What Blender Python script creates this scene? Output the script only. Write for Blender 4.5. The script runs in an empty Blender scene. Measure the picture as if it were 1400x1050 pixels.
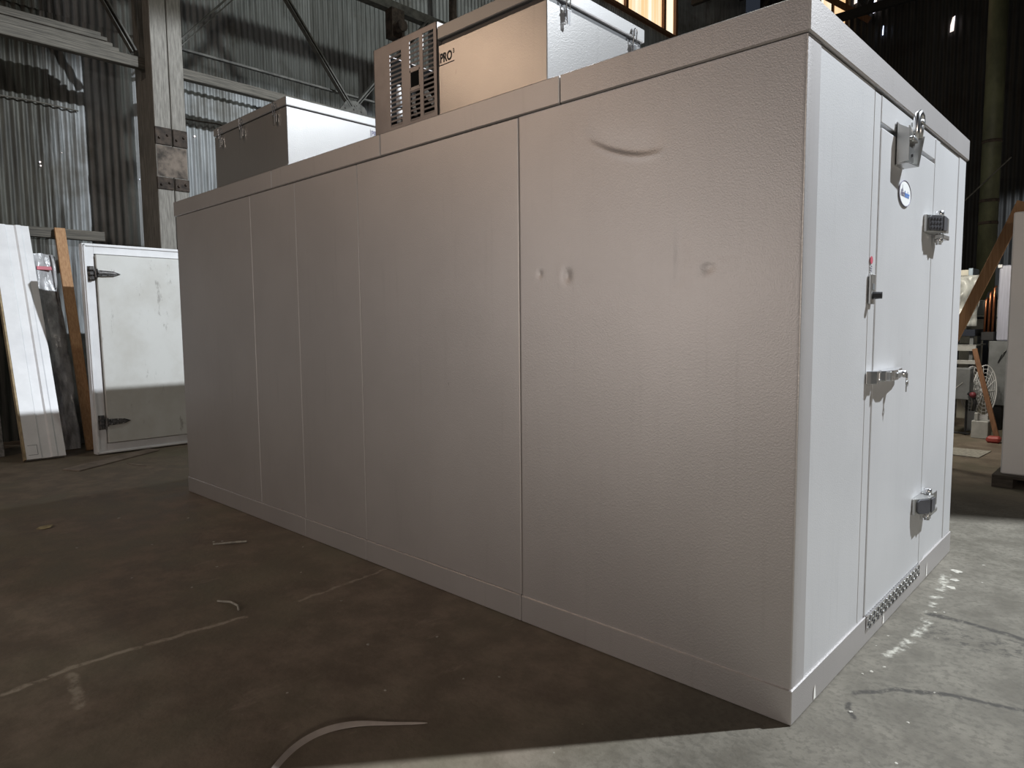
import bpy, bmesh, math, random
from mathutils import Vector, Matrix, noise

SC = bpy.context.scene
COL = SC.collection
PI = math.pi

# ------------------------------------------------------------------ camera, world, lights, exposure
cam = bpy.data.objects.new('camera', bpy.data.cameras.new('camera'))
COL.objects.link(cam)
cam.data.sensor_width = 36.0
cam.data.lens = 937.1 / 1400 * 36.0
cam.data.clip_start = 0.02
yaw, pitch, roll = -0.7562, -0.0856, -0.0092
F = Vector((math.sin(yaw)*math.cos(pitch), math.cos(yaw)*math.cos(pitch), math.sin(pitch)))
R0 = Vector((math.cos(yaw), -math.sin(yaw), 0))
U0 = R0.cross(F)
R = R0*math.cos(roll) + U0*math.sin(roll)
U = -R0*math.sin(roll) + U0*math.cos(roll)
M = Matrix(((R.x, U.x, -F.x, 0.819), (R.y, U.y, -F.y, -2.189), (R.z, U.z, -F.z, 1.324), (0, 0, 0, 1)))
cam.matrix_world = M
SC.camera = cam

w = bpy.data.worlds.new('world')
SC.world = w
w.use_nodes = True
w.node_tree.nodes['Background'].inputs[0].default_value = (0.62, 0.74, 1.0, 1)
w.node_tree.nodes['Background'].inputs[1].default_value = 0.032

def light(name, kind, loc, target, energy, color, **kw):
    d = bpy.data.lights.new(name, kind)
    d.energy = energy
    d.color = color
    for k, v in kw.items():
        setattr(d, k, v)
    o = bpy.data.objects.new(name, d)
    COL.objects.link(o)
    o.location = loc
    o.rotation_euler = (Vector(target) - Vector(loc)).to_track_quat('-Z', 'Y').to_euler()
    return o

# the shaded flood lamp hung high over the hall, right of the cooler; its reflector cuts the light off upward
light('flood_lamp', 'SPOT', (4.35, 5.4, 8.7), (4.35, 5.4, 0), 8300, (0.88, 0.94, 1.0), spot_size=math.radians(149), spot_blend=0.03, shadow_soft_size=0.11)
# added area fill behind the camera, lighting the long side
light('camera_fill', 'AREA', (-3.7, -6.4, 1.9), (-0.8, 0, 1.5), 66, (1.0, 0.91, 0.85), shape='RECTANGLE', size=3.4, size_y=2.2)
# added fill out to the right, brightening the white cabinet and long side
light('side_fill', 'AREA', (5.6, -5.2, 2.3), (0.6, 2.5, 1.2), 130, (1.0, 0.88, 0.76), shape='DISK', size=0.7)
# warm high bay lamp to the left of the photographer
light('high_bay_lamp', 'AREA', (-6.3, -4.9, 5.1), (-1.6, 0, 2.5), 38, (1.0, 0.70, 0.48), shape='DISK', size=0.8)
# added fill hidden behind the cooler to brighten the equipment store
light('store_fill', 'AREA', (-0.95, 5.6, 2.7), (-0.75, 8.0, 1.2), 55, (1.0, 0.93, 0.80), shape='DISK', size=0.5)

# weak added fill that lifts the upper wall around the girder
light('upper_wall_fill', 'AREA', (-3.2, 4.5, 10.6), (-9.0, 3.0, 6.0), 150, (0.95, 1.0, 0.93), shape='DISK', size=0.6)

SC.view_settings.view_transform = 'Standard'
SC.view_settings.look = 'None'
SC.view_settings.exposure = 0.0
SC.view_settings.gamma = 1.0
SC.view_settings.use_curve_mapping = False

random.seed(7)

# ------------------------------------------------------------------ materials
class NT:
    def __init__(s, name):
        s.m = bpy.data.materials.new(name)
        s.m.use_nodes = True
        s.t = s.m.node_tree
        s.b = s.t.nodes['Principled BSDF']
    def n(s, kind, **kw):
        x = s.t.nodes.new(kind)
        for k, v in kw.items():
            setattr(x, k, v)
        return x
    def l(s, a, b):
        s.t.links.new(a, b)
    def val(s, sock, v):
        if isinstance(v, (int, float)):
            sock.default_value = v
        elif isinstance(v, (tuple, list)):
            sock.default_value = tuple(v) + ((1,) if len(v) == 3 and sock.type == 'RGBA' else ())
        else:
            s.l(v, sock)
    def math(s, op, a, b=0.0, c=None, clamp=False):
        x = s.n('ShaderNodeMath', operation=op, use_clamp=clamp)
        s.val(x.inputs[0], a)
        s.val(x.inputs[1], b)
        if c is not None:
            s.val(x.inputs[2], c)
        return x.outputs[0]
    def vmath(s, op, a, b=(0, 0, 0), out=0):
        x = s.n('ShaderNodeVectorMath', operation=op)
        s.val(x.inputs[0], a)
        s.val(x.inputs[1], b)
        return x.outputs[out]
    def pos(s):
        return s.n('ShaderNodeNewGeometry').outputs['Position']
    def noise(s, vec, scale, detail=4, rough=0.55, stretch=None):
        if stretch:
            vec = s.vmath('MULTIPLY', vec, stretch)
        x = s.n('ShaderNodeTexNoise')
        x.inputs['Scale'].default_value = scale
        x.inputs['Detail'].default_value = detail
        x.inputs['Roughness'].default_value = rough
        s.l(vec, x.inputs['Vector'])
        return x.outputs['Fac']
    def ramp(s, f, lo, hi, a=0.0, b=1.0):
        x = s.n('ShaderNodeMapRange', interpolation_type='SMOOTHSTEP')
        s.val(x.inputs[0], f)
        x.inputs[1].default_value = lo
        x.inputs[2].default_value = hi
        x.inputs[3].default_value = a
        x.inputs[4].default_value = b
        return x.outputs[0]
    def mix(s, f, a, b, blend='MIX'):
        x = s.n('ShaderNodeMix', data_type='RGBA', blend_type=blend)
        s.val(x.inputs[0], f)
        s.val(x.inputs[6], a)
        s.val(x.inputs[7], b)
        return x.outputs[2]
    def bump(s, h, strength, dist=0.002):
        x = s.n('ShaderNodeBump')
        x.inputs['Strength'].default_value = strength
        x.inputs['Distance'].default_value = dist
        s.l(h, x.inputs['Height'])
        s.l(x.outputs[0], s.b.inputs['Normal'])
    def set(s, **kw):
        names = dict(color='Base Color', rough='Roughness', metal='Metallic', trans='Transmission Weight', ior='IOR', alpha='Alpha', spec='Specular IOR Level')
        for k, v in kw.items():
            s.val(s.b.inputs[names[k]], v)
        return s

def plain(name, col, rough=0.5, metal=0.0, var=0.12, scale=6.0, bump=0.0, bscale=60, stretch=None):
    """one-colour material with a soft mottled wear"""
    s = NT(name)
    p = s.pos()
    f = s.noise(p, scale, 5, 0.6, stretch)
    d = tuple(c*(1-var*1.6) for c in col)
    e = tuple(min(1, c*(1+var)) for c in col)
    s.set(color=s.mix(s.ramp(f, 0.3, 0.7), d, e), rough=rough, metal=metal)
    if bump:
        s.bump(s.noise(p, bscale, 3), bump)
    return s.m

def panel_metal(name, col, metal=0.5, rough=0.42, tex=1.0):
    """stucco embossed sheet metal with faint soiling"""
    s = NT(name)
    p = s.pos()
    cloud = s.noise(p, 1.6, 4, 0.55)
    streak = s.noise(p, 3.0, 5, 0.6, (9, 9, 0.5))
    c1 = s.mix(s.ramp(cloud, 0.3, 0.72), tuple(c*0.93 for c in col), col)
    c2 = s.mix(s.math('MULTIPLY', s.ramp(streak, 0.55, 0.8), 0.16), c1, tuple(c*0.55 for c in col))
    specks = s.noise(p, 22, 2, 0.5, (1, 1, 0.45))
    c3 = s.mix(s.math('MULTIPLY', s.ramp(specks, 0.76, 0.82), 0.45), c2, (0.12, 0.10, 0.09))
    s.set(color=c3, rough=rough, metal=metal)
    v = s.n('ShaderNodeTexVoronoi')
    v.inputs['Scale'].default_value = 170
    s.l(p, v.inputs['Vector'])
    h = s.math('ADD', s.math('MULTIPLY', v.outputs['Distance'], 0.6), s.noise(p, 260, 2))
    s.bump(h, 0.30*tex, 0.0016)
    return s.m

MAT = {}
MAT['panel'] = panel_metal('embossed_grey_sheet', (0.60, 0.575, 0.565), 0.78, 0.47)
MAT['door'] = panel_metal('embossed_white_sheet', (0.63, 0.63, 0.635), 0.35, 0.45, 0.8)
MAT['galv'] = panel_metal('embossed_unit_sheet', (0.42, 0.41, 0.40), 0.76, 0.33, 0.7)
MAT['galvlid'] = panel_metal('unit_lid_sheet', (0.35, 0.345, 0.34), 0.55, 0.42, 0.6)
MAT['louver'] = plain('louver_sheet', (0.33, 0.30, 0.29), 0.45, 0.45, 0.08)
MAT['dark'] = plain('dark_void', (0.012, 0.012, 0.012), 0.95)
MAT['dark'].node_tree.nodes['Principled BSDF'].inputs['Specular IOR Level'].default_value = 0.05
MAT['black'] = plain('black_plastic', (0.022, 0.022, 0.024), 0.45)
MAT['chrome'] = plain('chrome', (0.74, 0.74, 0.75), 0.26, 1.0, 0.05)
MAT['chrome_old'] = plain('tarnished_chrome', (0.24, 0.23, 0.225), 0.22, 1.0, 0.3, 30)
MAT['alu'] = plain('brushed_aluminium', (0.52, 0.52, 0.51), 0.34, 0.9, 0.08)
MAT['tread'] = plain('tread_aluminium', (0.78, 0.78, 0.79), 0.2, 1.0, 0.05)
MAT['white'] = plain('white_enamel', (0.74, 0.74, 0.75), 0.35, 0.0, 0.04)
MAT['badge'] = plain('badge_white', (0.80, 0.81, 0.80), 0.4, 0.0, 0.02)
MAT['ink'] = plain('black_ink', (0.02, 0.02, 0.02), 0.6)
MAT['ink_grey'] = plain('grey_ink', (0.17, 0.16, 0.22), 0.6)
MAT['ink_blue'] = plain('blue_ink', (0.10, 0.22, 0.55), 0.6)
MAT['red'] = plain('red_sticker', (0.55, 0.10, 0.14), 0.5)
MAT['hinge_cover'] = plain('grey_ribbed_cover', (0.10, 0.10, 0.11), 0.42, 0.3, 0.1)
MAT['foam_edge'] = plain('yellowed_foam', (0.36, 0.28, 0.17), 0.9, 0, 0.2, 14)
MAT['wood_pale'] = None
MAT['paint_drip'] = plain('paint_drip', (0.80, 0.79, 0.74), 0.6)

def wood(name, a, b, axis=(14, 14, 0.9)):
    s = NT(name)
    p = s.pos()
    f = s.noise(p, 5, 6, 0.65, axis)
    g = s.noise(p, 1.3, 3)
    c = s.mix(s.ramp(f, 0.28, 0.72), a, b)
    s.set(color=s.mix(s.math('MULTIPLY', s.ramp(g, 0.5, 0.75), 0.4), c, tuple(x*0.5 for x in a)), rough=0.75)
    s.bump(f, 0.25, 0.002)
    return s.m
MAT['wood'] = wood('tan_timber', (0.30, 0.155, 0.072), (0.46, 0.27, 0.135))
MAT['wood_dark'] = wood('brown_timber', (0.13, 0.06, 0.03), (0.24, 0.12, 0.06))
MAT['wood_old'] = wood('weathered_timber', (0.035, 0.032, 0.026), (0.155, 0.14, 0.115), (6, 0.5, 18))
MAT['post'] = wood('weathered_post', (0.14, 0.13, 0.113), (0.29, 0.275, 0.245), (10, 10, 1.0))
MAT['rust'] = plain('rusted_iron', (0.055, 0.040, 0.030), 0.8, 0.2, 0.4, 12, 0.3)
MAT['steel_old'] = plain('old_painted_steel', (0.085, 0.082, 0.072), 0.7, 0.2, 0.3, 8)
MAT['steel_mid'] = plain('grey_steel', (0.20, 0.21, 0.215), 0.5, 0.3, 0.12)
MAT['steel_light'] = plain('light_grey_steel', (0.45, 0.45, 0.43), 0.5, 0.2, 0.1)
MAT['steel_blue'] = plain('dark_blue_steel', (0.015, 0.020, 0.035), 0.5, 0.2, 0.1)
MAT['lavender'] = plain('lavender_film', (0.42, 0.43, 0.52), 0.3, 0.0, 0.10, 5, 0, 60, (10, 10, 0.6))
MAT['copper'] = plain('copper_pipe', (0.50, 0.20, 0.10), 0.3, 0.9, 0.15)
MAT['cream'] = plain('cream_enamel', (0.60, 0.57, 0.48), 0.5)
MAT['pallet'] = wood('dark_pallet_wood', (0.030, 0.024, 0.018), (0.075, 0.06, 0.045), (2, 14, 14))
MAT['strap'] = plain('grey_brown_strap', (0.46, 0.40, 0.36), 0.45, 0.0, 0.12)
MAT['litter'] = plain('pale_litter', (0.40, 0.38, 0.33), 0.8, 0.0, 0.2, 40)
MAT['leaf'] = plain('yellow_leaf', (0.42, 0.36, 0.20), 0.8, 0.0, 0.25, 40)
MAT['strip'] = plain('dull_brown_strip', (0.24, 0.195, 0.16), 0.7, 0.0, 0.2)
MAT['green_post'] = plain('green_grey_paint', (0.085, 0.09, 0.045), 0.6, 0.0, 0.3, 3, 0, 60, (1, 1, 0.5))

def old_white(name):
    s = NT(name)
    p = s.pos()
    a = s.noise(p, 2.2, 6, 0.65)
    b = s.noise(p, 7, 6, 0.7, (1, 1.6, 0.5))
    c = s.mix(s.ramp(a, 0.35, 0.7), (0.60, 0.60, 0.575), (0.52, 0.51, 0.475))
    c = s.mix(s.math('MULTIPLY', s.ramp(b, 0.60, 0.70), 0.6), c, (0.20, 0.185, 0.165))
    s.set(color=c, rough=0.5)
    return s.m
MAT['old_white'] = old_white('scuffed_white_door')
def cab_white():
    s = NT('cabinet_white')
    p = s.pos()
    a = s.noise(p, 3, 5, 0.6)
    s.set(color=s.mix(s.ramp(a, 0.55, 0.8), (0.84, 0.80, 0.77), (0.64, 0.60, 0.56)), rough=0.5)
    return s.m
MAT['cab'] = cab_white()

def film(name, col, mixv):
    s = NT(name)
    p = s.pos()
    f = s.noise(p, 9, 5, 0.6, (1, 1, 0.4))
    s.set(color=s.mix(s.ramp(f, 0.35, 0.65), tuple(c*0.45 for c in col), col), rough=0.22)
    s.b.inputs['Alpha'].default_value = mixv
    s.bump(f, 0.9, 0.02)
    return s.m
MAT['film_grey'] = film('crumpled_grey_film', (0.50, 0.50, 0.51), 1.0)
MAT['film_clear'] = film('clear_wrap', (0.75, 0.77, 0.74), 0.62)

def corrugated(name, a, b, rust, dim_grime=False):
    s = NT(name)
    p = s.pos()
    sep = s.n('ShaderNodeSeparateXYZ')
    s.l(p, sep.inputs[0])
    sheet = s.math('FLOOR', s.math('DIVIDE', s.math('ADD', sep.outputs['X'], sep.outputs['Y']), 0.66))
    row = s.math('FLOOR', s.math('DIVIDE', s.math('ADD', sep.outputs['Z'], 0.15), 2.5))
    wn = s.n('ShaderNodeTexWhiteNoise', noise_dimensions='2D')
    cmb = s.n('ShaderNodeCombineXYZ')
    s.l(sheet, cmb.inputs[0])
    s.l(row, cmb.inputs[1])
    s.l(cmb.outputs[0], wn.inputs['Vector'])
    st = s.noise(p, 4.0, 6, 0.65, (6, 6, 0.35))
    bl = s.noise(p, 1.1, 5, 0.6)
    f = s.math('ADD', s.math('MULTIPLY', wn.outputs['Value'], 0.45), s.math('MULTIPLY', s.ramp(st, 0.3, 0.72), 0.6))
    c = s.mix(f, a, b)
    c = s.mix(s.math('MULTIPLY', s.ramp(bl, 0.48, 0.72), 0.75), c, rust)
    if dim_grime:  # dimmer light over the left bay painted in as darker, browner sheets
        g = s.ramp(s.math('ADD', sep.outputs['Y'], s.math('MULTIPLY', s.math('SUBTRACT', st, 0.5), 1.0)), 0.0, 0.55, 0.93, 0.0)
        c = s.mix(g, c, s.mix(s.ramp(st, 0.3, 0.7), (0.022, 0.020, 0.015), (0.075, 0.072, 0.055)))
    s.set(color=c, rough=0.6, metal=0.25)
    return s.m
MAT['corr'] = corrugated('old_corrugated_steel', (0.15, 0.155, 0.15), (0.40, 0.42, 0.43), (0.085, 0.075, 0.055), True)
MAT['corr_dark'] = corrugated('dark_corrugated_steel', (0.020, 0.020, 0.020), (0.05, 0.05, 0.048), (0.02, 0.016, 0.012))  # near-black variant of the corrugated sheet colours
MAT['corr_mid'] = corrugated('dull_corrugated_steel', (0.085, 0.085, 0.08), (0.20, 0.20, 0.19), (0.05, 0.045, 0.035))
MAT['roof'] = plain('dark_roof', (0.012, 0.012, 0.012), 0.9)  # even near-black base for the ceiling and trusses

def backlit(name, col, strength):
    s = NT(name)
    p = s.pos()
    f = s.noise(p, 3, 3, 0.5, (2.2, 2.2, 0.05))
    c = s.mix(s.ramp(f, 0.35, 0.7), tuple(x*y for x, y in zip(col, (0.9, 0.62, 0.38))), col)
    s.set(color=(0.4, 0.36, 0.3), rough=0.6)
    s.l(c, s.b.inputs['Emission Color'])
    s.b.inputs['Emission Strength'].default_value = strength
    return s.m
MAT['skylit'] = backlit('backlit_fibreglass', (1.0, 0.90, 0.74), 1.15)
MAT['slit'] = backlit('daylight_gap', (0.62, 0.72, 1.0), 2.2)

def floor_mat():
    s = NT('worn_concrete')
    p = s.pos()
    sep = s.n('ShaderNodeSeparateXYZ')
    s.l(p, sep.inputs[0])
    X, Y = sep.outputs['X'], sep.outputs['Y']
    big = s.noise(p, 0.9, 6, 0.6)
    mid = s.noise(p, 4.5, 7, 0.68)
    fine = s.noise(p, 38, 5, 0.65)
    con = s.mix(s.ramp(mid, 0.32, 0.7), (0.098, 0.088, 0.070), (0.170, 0.156, 0.128))
    con = s.mix(s.math('MULTIPLY', s.ramp(fine, 0.47, 0.62), 0.6), con, (0.085, 0.077, 0.062))
    dirt = s.mix(s.ramp(mid, 0.35, 0.68), (0.150, 0.118, 0.088), (0.255, 0.208, 0.162))
    dirt = s.mix(s.math('MULTIPLY', s.ramp(big, 0.42, 0.64), 0.6), dirt, (0.185, 0.175, 0.122))
    scr = s.noise(p, 3.0, 6, 0.7, (2.6, 0.8, 1))
    dirt = s.mix(s.math('MULTIPLY', s.ramp(scr, 0.60, 0.72), 0.55), dirt, (0.32, 0.265, 0.215))
    # brown dirt, its colour raised to lighten the shaded floor; greyer concrete elsewhere
    wob = s.math('MULTIPLY', s.math('SUBTRACT', big, 0.5), 1.4)
    side = s.math('ADD', s.math('SUBTRACT', s.math('MULTIPLY', Y, 0.62), X), wob)
    d1 = s.ramp(s.math('MULTIPLY', X, -1.0), 0.15, 0.75)
    d2 = s.ramp(s.math('ADD', Y, wob), 3.4, 4.6)
    col = s.mix(s.math('MAXIMUM', s.math('MULTIPLY', d1, s.ramp(side, -0.6, 0.5, 0.75, 1.0)), d2), con, dirt)
    nz = s.n('ShaderNodeTexNoise')
    nz.inputs['Scale'].default_value = 9
    nz.inputs['Detail'].default_value = 5
    s.l(p, nz.inputs['Vector'])
    wp = s.vmath('ADD', p, s.vmath('SCALE', s.vmath('SUBTRACT', nz.outputs['Color'], (0.5, 0.5, 0.5))))
    # scale node input: small wander of every crack and chalk line
    sc = wp.node.inputs[1].links[0].from_node
    sc.inputs['Scale'].default_value = 0.07
    flat = s.vmath('MULTIPLY', wp, (1, 1, 0))
    def lines(pts, width):
        res = None
        for a, b in zip(pts[:-1], pts[1:]):
            a = Vector((a[0], a[1], 0)); b = Vector((b[0], b[1], 0)); ab = b - a
            pa = s.vmath('SUBTRACT', flat, tuple(a))
            t = s.math('MULTIPLY', s.vmath('DOT_PRODUCT', pa, tuple(ab), 1), 1/ab.length_squared, clamp=True)
            q = s.n('ShaderNodeVectorMath', operation='SCALE')
            q.inputs[0].default_value = tuple(ab)
            s.l(t, q.inputs['Scale'])
            dist = s.vmath('LENGTH', s.vmath('SUBTRACT', pa, q.outputs[0]), out=1)
            res = dist if res is None else s.math('MINIMUM', res, dist)
        return s.ramp(res, width*0.25, width, 1.0, 0.0)
    cr = s.math('MAXIMUM', lines([(.09, .36), (.2, .485), (.35, .57), (.56, .62), (.9, .66)], 0.020), lines([(.137, 1.298), (.29, 1.285), (.48, 1.263), (.7, 1.2)], 0.028))
    cr = s.math('MAXIMUM', cr, lines([(.095, .27), (.13, .19)], 0.016))
    stain = s.math('MULTIPLY', lines([(.2, 1.12), (.34, 1.1), (.5, 1.16)], 0.16), s.ramp(s.noise(p, 26, 5, 0.7), 0.48, 0.62))
    cr = s.math('MAXIMUM', s.math('MULTIPLY', cr, s.ramp(fine, 0.3, 0.5)), s.math('MULTIPLY', stain, 0.75))
    col = s.mix(s.math('MULTIPLY', cr, 0.85), col, (0.035, 0.032, 0.028))
    pale = lines([(-2.19, -1.72), (-2.225, -1.4), (-2.17, -0.82)], 0.022)
    pale = s.math('MAXIMUM', pale, s.math('MULTIPLY', lines([(-2.16, -1.52), (-1.87, -1.56)], 0.026), 0.8))
    pale = s.math('MAXIMUM', pale, s.math('MULTIPLY', lines([(-2.15, -0.55), (-2.2, -0.02)], 0.014), 0.7))
    pale = s.math('MULTIPLY', pale, s.ramp(s.noise(p, 14, 5, 0.7), 0.32, 0.55))
    col = s.mix(s.math('MULTIPLY', pale, 0.75), col, (0.50, 0.44, 0.36))
    chalk = s.math('MULTIPLY', lines([(.095, .72), (.14, 1.0), (.12, 1.4), (.075, 1.9)], 0.028), s.ramp(s.noise(p, 11, 5, 0.7), 0.45, 0.62))
    col = s.mix(s.math('MULTIPLY', chalk, 0.8), col, (0.50, 0.485, 0.42))
    grit = s.n('ShaderNodeTexVoronoi')
    grit.inputs['Scale'].default_value = 26
    s.l(p, grit.inputs['Vector'])
    gm = s.math('MULTIPLY', s.ramp(grit.outputs['Distance'], 0.05, 0.09, 1.0, 0.0), s.ramp(s.noise(p, 5.3, 3), 0.55, 0.68))
    col = s.mix(s.math('MULTIPLY', gm, 0.5), col, (0.42, 0.40, 0.35))
    s.set(color=col, rough=s.ramp(mid, 0.3, 0.7, 0.62, 0.85), spec=0.3)
    s.bump(s.math('ADD', s.math('MULTIPLY', mid, 0.6), fine), 0.45, 0.006)
    return s.m
MAT['floor'] = floor_mat()

# ------------------------------------------------------------------ mesh helpers
def box(bm, x0, x1, y0, y1, z0, z1, bev=0.0, mat=None, seg=1):
    vs = [bm.verts.new((x, y, z)) for x in (x0, x1) for y in (y0, y1) for z in (z0, z1)]
    f = [(0, 1, 3, 2), (4, 6, 7, 5), (0, 4, 5, 1), (2, 3, 7, 6), (0, 2, 6, 4), (1, 5, 7, 3)]
    fs = [bm.faces.new([vs[i] for i in q]) for q in f]
    if bev > 0:
        es = list({e for q in fs for e in q.edges})
        r = bmesh.ops.bevel(bm, geom=es, offset=bev, segments=seg, affect='EDGES', profile=0.6)
        vs = list({v for q in r['faces'] for v in q.verts})
    if mat is not None:
        for v in vs:
            v.co = mat @ v.co
    return vs

def tube(bm, pts, r, seg=8, close=False, caps=True, mat=None):
    pts = [Vector(p) for p in pts]
    if mat is not None:
        pts = [mat @ p for p in pts]
    rad = r if isinstance(r, (list, tuple)) else [r]*len(pts)
    n = len(pts)
    rings = []
    prev = None
    for i, p in enumerate(pts):
        if close:
            t = (pts[(i+1) % n] - pts[i-1]).normalized()
        else:
            t = (pts[min(i+1, n-1)] - pts[max(i-1, 0)]).normalized()
        if prev is None:
            a = t.orthogonal().normalized()
        else:
            a = (prev - t*prev.dot(t)).normalized()
        prev = a
        b = t.cross(a)
        rings.append([bm.verts.new(p + (a*math.cos(2*PI*k/seg) + b*math.sin(2*PI*k/seg))*rad[i]) for k in range(seg)])
    for i in range(n if close else n-1):
        A, B = rings[i], rings[(i+1) % n]
        for k in range(seg):
            bm.faces.new((A[k], A[(k+1) % seg], B[(k+1) % seg], B[k]))
    if caps and not close:
        bm.faces.new(rings[0][::-1])
        bm.faces.new(rings[-1])

def prism(bm, poly, origin, u, v, n, depth, bev=0.0):
    """polygon in the (u, v) plane at origin, thickened by depth along n"""
    o, u, v, n = Vector(origin), Vector(u), Vector(v), Vector(n)
    A = [bm.verts.new(o + u*a + v*b) for a, b in poly]
    B = [bm.verts.new(o + u*a + v*b + n*depth) for a, b in poly]
    k = len(poly)
    fs = [bm.faces.new(A[::-1]), bm.faces.new(B)]
    for i in range(k):
        fs.append(bm.faces.new((A[i], A[(i+1) % k], B[(i+1) % k], B[i])))
    bmesh.ops.recalc_face_normals(bm, faces=fs)
    if bev:
        es = list({e for f in fs for e in f.edges})
        bmesh.ops.bevel(bm, geom=es, offset=bev, segments=2, affect='EDGES', profile=0.6)

def beam(bm, a, b, w, h, up=(0, 0, 1), bev=0.0):
    """rectangular bar from a to b: w across, h along up"""
    a, b = Vector(a), Vector(b)
    t = (b-a).normalized()
    s = t.cross(Vector(up)).normalized()
    v = s.cross(t)
    m = Matrix(((t.x, s.x, v.x, a.x), (t.y, s.y, v.y, a.y), (t.z, s.z, v.z, a.z), (0, 0, 0, 1)))
    box(bm, 0, (b-a).length, -w/2, w/2, -h/2, h/2, bev, m)

def B():
    return bmesh.new()

def obj(name, bm, mat, parent=None, smooth=False):
    bmesh.ops.recalc_face_normals(bm, faces=bm.faces)
    me = bpy.data.meshes.new(name)
    if parent is not None:
        bm.transform(Matrix.Translation(-abs_loc(parent)))
    bm.to_mesh(me)
    bm.free()
    me.materials.append(mat)
    if smooth:
        for p in me.polygons:
            p.use_smooth = True
    o = bpy.data.objects.new(name, me)
    COL.objects.link(o)
    if parent is not None:
        o.parent = parent
    return o

def abs_loc(o):
    v = Vector(o.location)
    while o.parent:
        o = o.parent
        v = v + Vector(o.location)
    return v

def tag(o, label, cat, group=None):
    o['label'] = label
    o['category'] = cat
    if group:
        o['group'] = group
    return o

def thing(name, label, cat, loc, group=None):
    o = bpy.data.objects.new(name, None)
    o.empty_display_size = 0.1
    COL.objects.link(o)
    o.location = loc
    return tag(o, label, cat, group)

def struct(name, bm, mat, parent=None, smooth=False):
    o = obj(name, bm, mat, parent, smooth)
    if parent is None:
        o['kind'] = 'structure'
    return o

def text_mesh(name, txt, size, origin, u, v, mat, parent, depth=0.0006, xscale=1.0, bold=0.0):
    cu = bpy.data.curves.new(name, 'FONT')
    cu.body = txt
    cu.size = size
    cu.extrude = depth
    cu.offset = bold
    tmp = bpy.data.objects.new(name, cu)
    COL.objects.link(tmp)
    bpy.context.view_layer.update()
    me = bpy.data.meshes.new_from_object(tmp.evaluated_get(bpy.context.evaluated_depsgraph_get()))
    bpy.data.objects.remove(tmp)
    u, v = Vector(u), Vector(v)
    n = u.cross(v)
    o3 = Vector(origin) - abs_loc(parent)
    for q in me.vertices:
        q.co = o3 + u*(q.co.x*xscale) + v*q.co.y + n*q.co.z
    me.materials.clear()
    me.materials.append(mat)
    me.name = name
    o = bpy.data.objects.new(name, me)
    COL.objects.link(o)
    o.parent = parent
    return o

# ------------------------------------------------------------------ building shell
WX = -9.05
bm = B()
N = 120
box(bm, -9.7, 12, -9, 19, -0.3, 0)
struct('floor', bm, MAT['floor'])

def corr_sheet(bm, along, fixed, a0, a1, z0, z1, pitch=0.09, amp=0.012, nz=1, lean=0.0, wob=0.0):
    """corrugated sheet along 'y' at x=fixed or along 'x' at y=fixed"""
    n = int((a1-a0)/pitch*8)
    grid = []
    for j in range(nz+1):
        z = z0 + (z1-z0)*j/nz
        rowv = []
        for i in range(n+1):
            a = a0 + (a1-a0)*i/n
            d = fixed + amp*math.sin(2*PI*a/pitch) + lean*(z-z0)
            zz = z
            if wob and j == 0:
                zz += wob*noise.noise((a*1.7, z0, 3.0))
            rowv.append(bm.verts.new((d, a, zz) if along == 'y' else (a, d, zz)))
        grid.append(rowv)
    for j in range(nz):
        for i in range(n):
            bm.faces.new((grid[j][i], grid[j][i+1], grid[j+1][i+1], grid[j+1][i]))

bm = B()
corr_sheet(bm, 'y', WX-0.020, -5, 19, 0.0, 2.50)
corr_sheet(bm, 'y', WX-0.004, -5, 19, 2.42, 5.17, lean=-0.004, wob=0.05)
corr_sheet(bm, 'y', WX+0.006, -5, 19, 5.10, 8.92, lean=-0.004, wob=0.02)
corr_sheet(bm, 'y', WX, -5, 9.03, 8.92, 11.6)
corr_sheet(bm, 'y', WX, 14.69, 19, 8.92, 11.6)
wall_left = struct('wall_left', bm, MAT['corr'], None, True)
# outer skin that keeps the daylight out behind the sheets
bm = B()
box(bm, WX-0.25, WX-0.2, -5, 9.03, 0, 11.6)
box(bm, WX-0.25, WX-0.2, 9.03, 14.69, 0, 8.92)
box(bm, WX-0.25, WX-0.2, 14.69, 19, 0, 11.6)
obj('outer_skin', bm, MAT['dark'], wall_left)
# nail holes glowing with daylight
bm = B()
for y, z, r in ((-0.06, 3.21, .012), (-0.055, 3.17, .010), (0.98, 3.17, .006), (0.16, 3.35, .005), (2.65, 4.27, .012), (2.42, 4.585, .013), (2.58, 4.58, .015), (2.72, 4.57, .016), (2.88, 4.575, .013), (1.68, 3.82, .014)):
    bmesh.ops.create_icosphere(bm, subdivisions=1, radius=r, matrix=Matrix.Translation((WX+0.014, (y+2.189)*1.059-2.189, (z-1.324)*1.059+1.324)))
obj('nail_hole', bm, MAT['slit'], wall_left)['label'] = 'nail holes letting daylight through the corrugated sheets'

bm = B()
corr_sheet(bm, 'y', WX, 9.03, 14.69, 8.92, 11.6, 0.18, 0.015)
window = struct('window_1', bm, MAT['skylit'])
bm = B()
for y in (9.03, 10.6, 12.36, 14.1, 14.69):
    box(bm, WX+0.02, WX+0.10, y-0.05, y+0.05, 8.92, 11.6)
box(bm, WX+0.02, WX+0.12, 9.03, 14.69, 8.86, 8.94)
obj('window_frame', bm, MAT['wood_dark'], window)

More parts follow.
